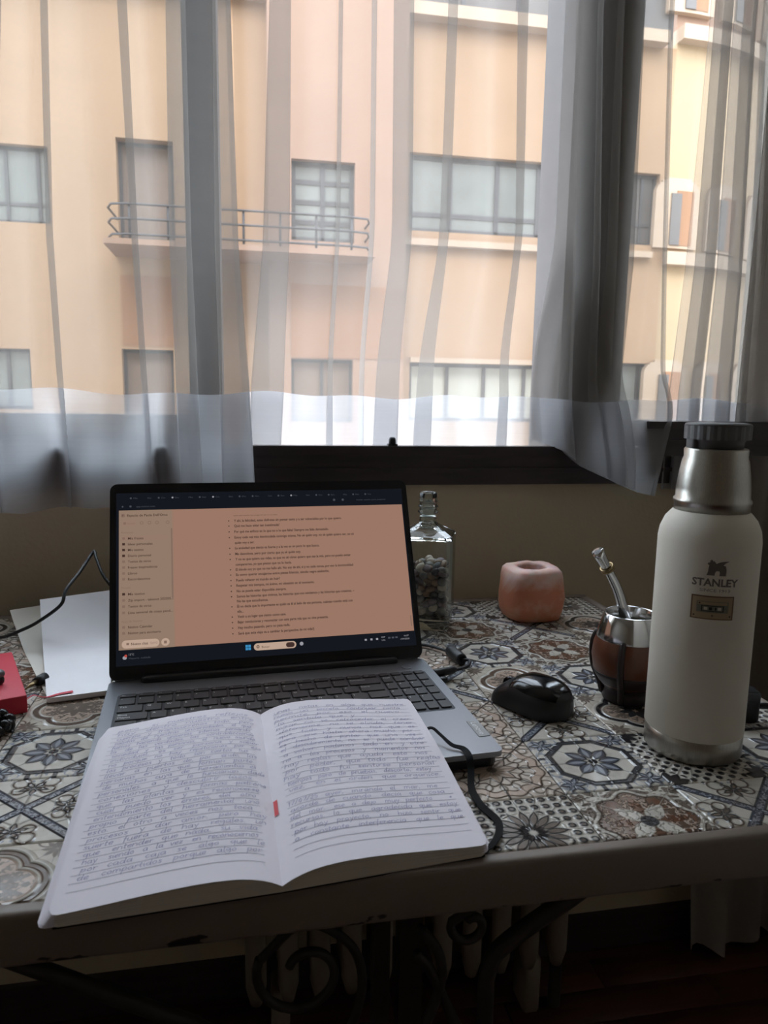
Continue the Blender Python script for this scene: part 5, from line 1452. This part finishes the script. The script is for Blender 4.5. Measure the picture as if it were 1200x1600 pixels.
# ================================================================== MOUSE
MO = root('computer_mouse', 'black wireless computer mouse on the tiles right of the laptop', 'mouse', (0.3035, 0.711, T), math.radians(124) - math.pi / 2)
M_mouse = mat('matte black plastic', srgb(24, 25, 27), 0.42)
M_mglos = mat('glossy black plastic', srgb(14, 14, 16), 0.12)
M_mbut = mat('satin black plastic', srgb(40, 41, 44), 0.3)
def mouse_pt(s_, a_, k=1.0, lift=0.0):
    """s along the length (-1 tail .. 1 nose), a across over the top (0 right .. pi left)"""
    y = 0.046 * s_
    w = 0.0300 * (max(0.0, 1 - abs(s_) ** 3.4)) ** 0.5 * (1 - 0.10 * math.exp(-((s_ - 0.25) / 0.35) ** 2) + 0.04 * (s_ < 0) * abs(s_))
    hgt = 0.0330 * (max(0.0, 1 - abs(s_ + 0.12) ** 2.6 / 1.32)) ** 0.62 if abs(s_) < 1 else 0
    hgt = max(hgt, 0.010 * (max(0, 1 - abs(s_) ** 8)))
    hgt *= 1 - 0.34 * min(1, max(0, (s_ - 0.15) / 0.7)) ** 1.2
    ca, sa = math.cos(a_), math.sin(a_)
    x = w * math.copysign(abs(ca) ** 0.62, ca); z = 0.0022 + hgt * abs(sa) ** 0.80
    return (x * k, y, z + lift)
A = [[mouse_pt(s_, a_) for a_ in np.linspace(0, math.pi, 25)] for s_ in np.sin(np.linspace(-math.pi / 2, math.pi / 2, 33))]
bodym = MB().grid(A)
bodym.add([r_[0] for r_ in A] + [r_[-1] for r_ in A][::-1], [tuple(range(2 * len(A)))])
obj('body', bodym, M_mouse, MO)
A = [[mouse_pt(s_, a_, 1.0, 0.0010) for a_ in np.linspace(0.62 + 0.35 * abs(s_ + 0.3) ** 2, math.pi - 0.62 - 0.35 * abs(s_ + 0.3) ** 2, 17)] for s_ in np.linspace(-0.86, 0.30, 16)]
obj('palm_shell', MB().grid(A), M_mglos, MO)
for sgn in (0, 1):
    lo, hi = (0.55, 1.46) if sgn == 0 else (math.pi - 1.46, math.pi - 0.55)
    A = [[mouse_pt(s_, a_, 1.0, 0.0012) for a_ in np.linspace(lo, hi, 9)] for s_ in np.linspace(0.33, 0.93, 10)]
    obj('button', MB().grid(A), M_mbut, MO)
wp = mouse_pt(0.62, math.pi / 2)
obj('scroll_wheel', MB().lathe([(0.0075, -0.003), (0.009, -0.002), (0.009, 0.002), (0.0075, 0.003)], 20, (0, wp[1], wp[2] - 0.005), ax=(1, 0, 0)), M_mglos, MO)
for (fx, fy) in ((0, 0.030), (0, -0.030)):
    obj('glide_foot', MB().plate(0.03, 0.007, 0.0024, 0.003, 3, (fx, fy, 0.0012)), M_mglos, MO)

# ================================================================== CABLES
M_cable = mat('black cable rubber', srgb(20, 20, 22), 0.45)
CB = root('charger_cable', 'black charger cable with a ferrite bead plugged into the laptop side', 'cable', on_z(715, 1030, 0.0))
def relr(p, o_): return (p[0] - o_.location.x, p[1] - o_.location.y, p[2] - o_.location.z)
cpath = [on_z(640, 1005, 0.004), on_z(670, 1009, 0.004), on_z(698, 1017, 0.006), on_z(714, 1024, 0.008)]
obj('cord', MB().tube([relr(p, CB) for p in cpath], 0.0021, 8, sub=6), M_cable, CB)
fa, fb = Vector(relr(on_z(703, 1016, 0.008), CB)), Vector(relr(on_z(722, 1031, 0.008), CB))
dv_ = (fb - fa); L_ = dv_.length
obj('ferrite_bead', MB().lathe([(0.003, 0), (0.0072, 0.001), (0.0075, 0.003), (0.0075, L_ - 0.003), (0.0072, L_ - 0.001), (0.0045, L_), (0.003, L_ - 0.001)], 24, tuple(fa), ax=tuple(dv_)), M_cable, CB)
cpath = [on_z(722, 1031, 0.008), on_z(733, 1032, 0.008), on_z(731, 1041, 0.008), on_z(715, 1046, 0.010), on_z(700, 1047, 0.010)]
obj('cord', MB().tube([relr(p, CB) for p in cpath], 0.0021, 8, sub=6), M_cable, CB)
pa, pb_ = Vector(relr(on_z(712, 1046, 0.010), CB)), Vector(relr(on_z(676, 1053, 0.010), CB))
obj('plug', MB().tube([pa, pa + (pb_ - pa) * 0.15, pa + (pb_ - pa) * 0.9, pb_], [0.003, 0.0048, 0.0052, 0.0045], 12), M_cable, CB)
obj('plug_stub', MB().rbox(0.010, 0.016, 0.006, 0.001, 1, relr(on_z(690, 1060, 0.005), CB), LR), M_cable, CB)
LC = root('power_cable', 'thin black cable looping up the wall left of the laptop', 'cable', (-0.30, 1.04, T))
pts = [(-0.46, 1.05, T + 0.0035), (-0.37, 1.02, T + 0.006), tuple(on_y(0, 996, 1.0)), tuple(on_y(35, 984, 0.985)), tuple(on_y(62, 970, 0.98)), tuple(on_y(95, 945, 0.985)), tuple(on_y(103, 922, 1.0)), tuple(on_y(125, 893, 1.035)), tuple(on_y(143, 866, 1.08)), tuple(on_y(148, 862, 1.08)), tuple(on_y(152, 877, 1.06)), tuple(on_y(170, 911, 1.03)), (-0.13, 1.00, T + 0.03), (-0.05, 0.97, T + 0.0035), (0.06, 0.96, T + 0.0035), (0.16, 0.95, T + 0.0035)]
obj('cord', MB().tube([relr(p, LC) for p in pts], 0.0022, 8, sub=6), M_cable, LC)

# ================================================================== PAPERS, RED BOOK AND SMALL THINGS AT THE LEFT
M_sheet = mat('white paper', srgb(246, 243, 246), 0.8, var=0.02, scale=20, bump=0.1, bscale=30)
def pad_mesh(corners, lift, thick, n=14):
    """corners: near left, near right, far right, far left in plan; lift(v) raises the sheet towards its far end"""
    a_, b_, c2, d_ = [np.array(q[:2]) for q in corners]
    top_, bot_ = [], []
    for i in range(n + 1):
        v = i / n; l_ = a_ + (d_ - a_) * v; r_ = b_ + (c2 - b_) * v
        top_.append([(*(l_ + (r_ - l_) * u), lift(v) + thick) for u in np.linspace(0, 1, 5)])
        bot_.append([(*(l_ + (r_ - l_) * u), lift(v)) for u in np.linspace(0, 1, 5)])
    mb = MB().grid(top_); mb.grid(bot_, flip=True)
    mb.grid([bot_[0], top_[0]], smooth=False); mb.grid([top_[-1], bot_[-1]], smooth=False)
    mb.grid([[r_[0] for r_ in top_], [r_[0] for r_ in bot_]], smooth=False); mb.grid([[r_[-1] for r_ in bot_], [r_[-1] for r_ in top_]], smooth=False)
    return mb
nl, nr = on_z(73, 1092, 0.006), on_z(172, 1079, 0.006)
lift1 = lambda v: 0.0005 + 0.046 * max(0, (v - 0.62) / 0.38) ** 1.3
fl1 = on_z(62, 934, 0.055); fr1 = on_z(176, 919, 0.055)
o1 = (-0.20, 0.95)
PD = root('writing_pad', 'white blank writing pad curled up at its far end left of the laptop', 'paper', (o1[0], o1[1], T))
cor = [(p.x - o1[0], p.y - o1[1]) for p in (nl, nr, fr1, fl1)]
obj('sheets', pad_mesh(cor, lift1, 0.006), M_sheet, PD)
obj('backing_card', pad_mesh(cor, lambda v: lift1(v) - 0.0004, 0.0012), mat('grey card', srgb(110, 106, 104), 0.8), PD)
nl2, nr2 = on_z(74, 1088, 0.002), on_z(110, 1080, 0.002)
fl2 = on_z(15, 950, 0.026); fr2 = on_z(80, 940, 0.026)
PS = root('paper_sheets', 'off white folded paper sheets lying partly under the writing pad', 'paper', (-0.24, 0.96, T))
cor2 = [(p.x + 0.24, p.y - 0.96) for p in (nl2, nr2, fr2, fl2)]
obj('sheet', pad_mesh(cor2, lambda v: 0.0002 + 0.022 * max(0, (v - 0.55) / 0.45) ** 1.2 - 0.0002, 0.0008), mat('off white paper', srgb(222, 216, 206), 0.8), PS)

M_redc = mat('red book cloth', srgb(206, 40, 62), 0.55, bump=0.15, bscale=700)
RBp = on_z(42, 1086, 0.019)
RZ = math.radians(21)
RB = root('red_notebook', 'red hardcover notebook with a red ribbon at the left edge of the table', 'book', (RBp.x, RBp.y, T), RZ)
obj('cover', MB().rbox(0.21, 0.15, 0.003, 0.0012, 2, (-0.105, 0.075, 0.0175)).rbox(0.21, 0.15, 0.003, 0.0012, 2, (-0.105, 0.075, 0.0015)).rbox(0.21, 0.003, 0.019, 0.0012, 2, (-0.105, 0.0012, 0.0095)), M_redc, RB)
obj('leaves', MB().box(-0.206, -0.003, 0.003, 0.147, 0.003, 0.016), M_edge, RB)
rbn = [on_z(40, 1093, 0.010), on_z(52, 1086, 0.004), on_z(62, 1088, 0.004), on_z(73, 1089, 0.0072), on_z(92, 1084, 0.0076), on_z(114, 1080, 0.0078)]
def to_local(p, o_, rz):
    d_ = Vector((p.x - o_.location.x, p.y - o_.location.y)); c_, s_ = math.cos(-rz), math.sin(-rz)
    return (d_.x * c_ - d_.y * s_, d_.x * s_ + d_.y * c_, p.z - o_.location.z)
rpth = catmull([to_local(p, RB, RZ) for p in rbn], 4)
rw = MB(); A1, A2 = [], []
for i, q in enumerate(rpth):
    w_ = 0.0008 + 0.0022 * max(0, (i / len(rpth) - 0.55) / 0.45) ** 0.6 if i / len(rpth) > 0.55 else 0.0010
    A1.append((q[0], q[1] - w_, q[2])); A2.append((q[0], q[1] + w_, q[2]))
rw.grid([A1, A2]); rw.grid([[(p_[0], p_[1], p_[2] - 0.0003) for p_ in A1], [(p_[0], p_[1], p_[2] - 0.0003) for p_ in A2]], flip=True)
obj('ribbon', rw, M_redc, RB)
gp = on_z(-14, 1085, 0.019)
GC = root('glasses_case', 'dark grey rounded case lying on the red notebook', 'case', (gp.x - 0.034, gp.y + 0.014, T + 0.019), RZ + 0.5)
obj('lid', MB().rbox(0.075, 0.045, 0.008, 0.0035, 3, (0, 0, 0.012)), mat('dark grey case', srgb(92, 90, 90), 0.4), GC)
obj('body', MB().rbox(0.074, 0.044, 0.010, 0.004, 3, (0, 0, 0.005)), M_cable, GC)
pn0, pn1, pn2 = on_z(38, 1078, 0.004), on_z(57, 1068, 0.004), on_z(70, 1074, 0.005)
PN = root('pen', 'black pen with a brass tip beside the red notebook', 'pen', (pn1.x, pn1.y, T))
pr_l = lambda p: (p.x - pn1.x, p.y - pn1.y, p.z - T)
dirp = (Vector(pr_l(pn2)) - Vector(pr_l(pn1))).normalized()
tip_dir = (Vector(pr_l(pn0)) - Vector(pr_l(pn1)))
obj('barrel', MB().tube([(0, 0, 0.006), tuple(Vector((0, 0, 0.006)) - tip_dir * 0.3), tuple(Vector((0, 0, 0.006)) - tip_dir * 0.75)], [0.005, 0.0058, 0.0058], 14), M_cable, PN)
obj('tip', MB().tube([(0, 0, 0.006), tuple(tip_dir * 0.5 + Vector((0, 0, 0.0055))), tuple(tip_dir + Vector((0, 0, 0.004)))], [0.0028, 0.0022, 0.0006], 10), M_brass, PN)
# black bead bracelet at the left edge
BE = root('bead_bracelet', 'black bead bracelet lying at the left edge below the red notebook', 'bracelet', (-0.262, 0.735, T))
M_bead = mat('black glossy bead', srgb(16, 16, 18), 0.25)
for k_ in range(22):
    a_ = 2 * math.pi * k_ / 22
    obj('bead', MB().sphere((0, 0, 0), 0.0060, 10, 6), M_bead, BE, (0.034 * math.cos(a_), 0.026 * math.sin(a_), 0.006 + 0.006 * (k_ % 2) * 0.5))
for k_ in range(14):
    a_ = 2 * math.pi * k_ / 14
    obj('bead', MB().sphere((0, 0, 0), 0.0055, 10, 6), M_bead, BE, (0.022 * math.cos(a_), 0.015 * math.sin(a_), 0.0135 + 0.002 * (k_ % 2)))
# small black speaker-like fob behind the thermos
FB = root('key_fob', 'small black case with a looped cord behind the thermos', 'case', (0.507, 0.645, T), math.radians(-12))
obj('body', MB().rbox(0.034, 0.020, 0.036, 0.005, 3, (0, 0, 0.018)), M_cable, FB)
obj('face_plate', MB().rbox(0.026, 0.0012, 0.010, 0.0004, 1, (0.002, -0.0104, 0.029)), mat('dark grey face', srgb(60, 62, 66), 0.3), FB)
lp_ = [(0.016, 0.000, 0.016), (0.024, -0.004, 0.020), (0.034, -0.006, 0.016), (0.046, -0.012, 0.006), (0.058, -0.010, 0.004), (0.056, 0.008, 0.004), (0.040, 0.010, 0.010), (0.024, 0.004, 0.014)]
obj('cord_loop', MB().tube(lp_, 0.0022, 8, closed=True, sub=4), M_cable, FB)
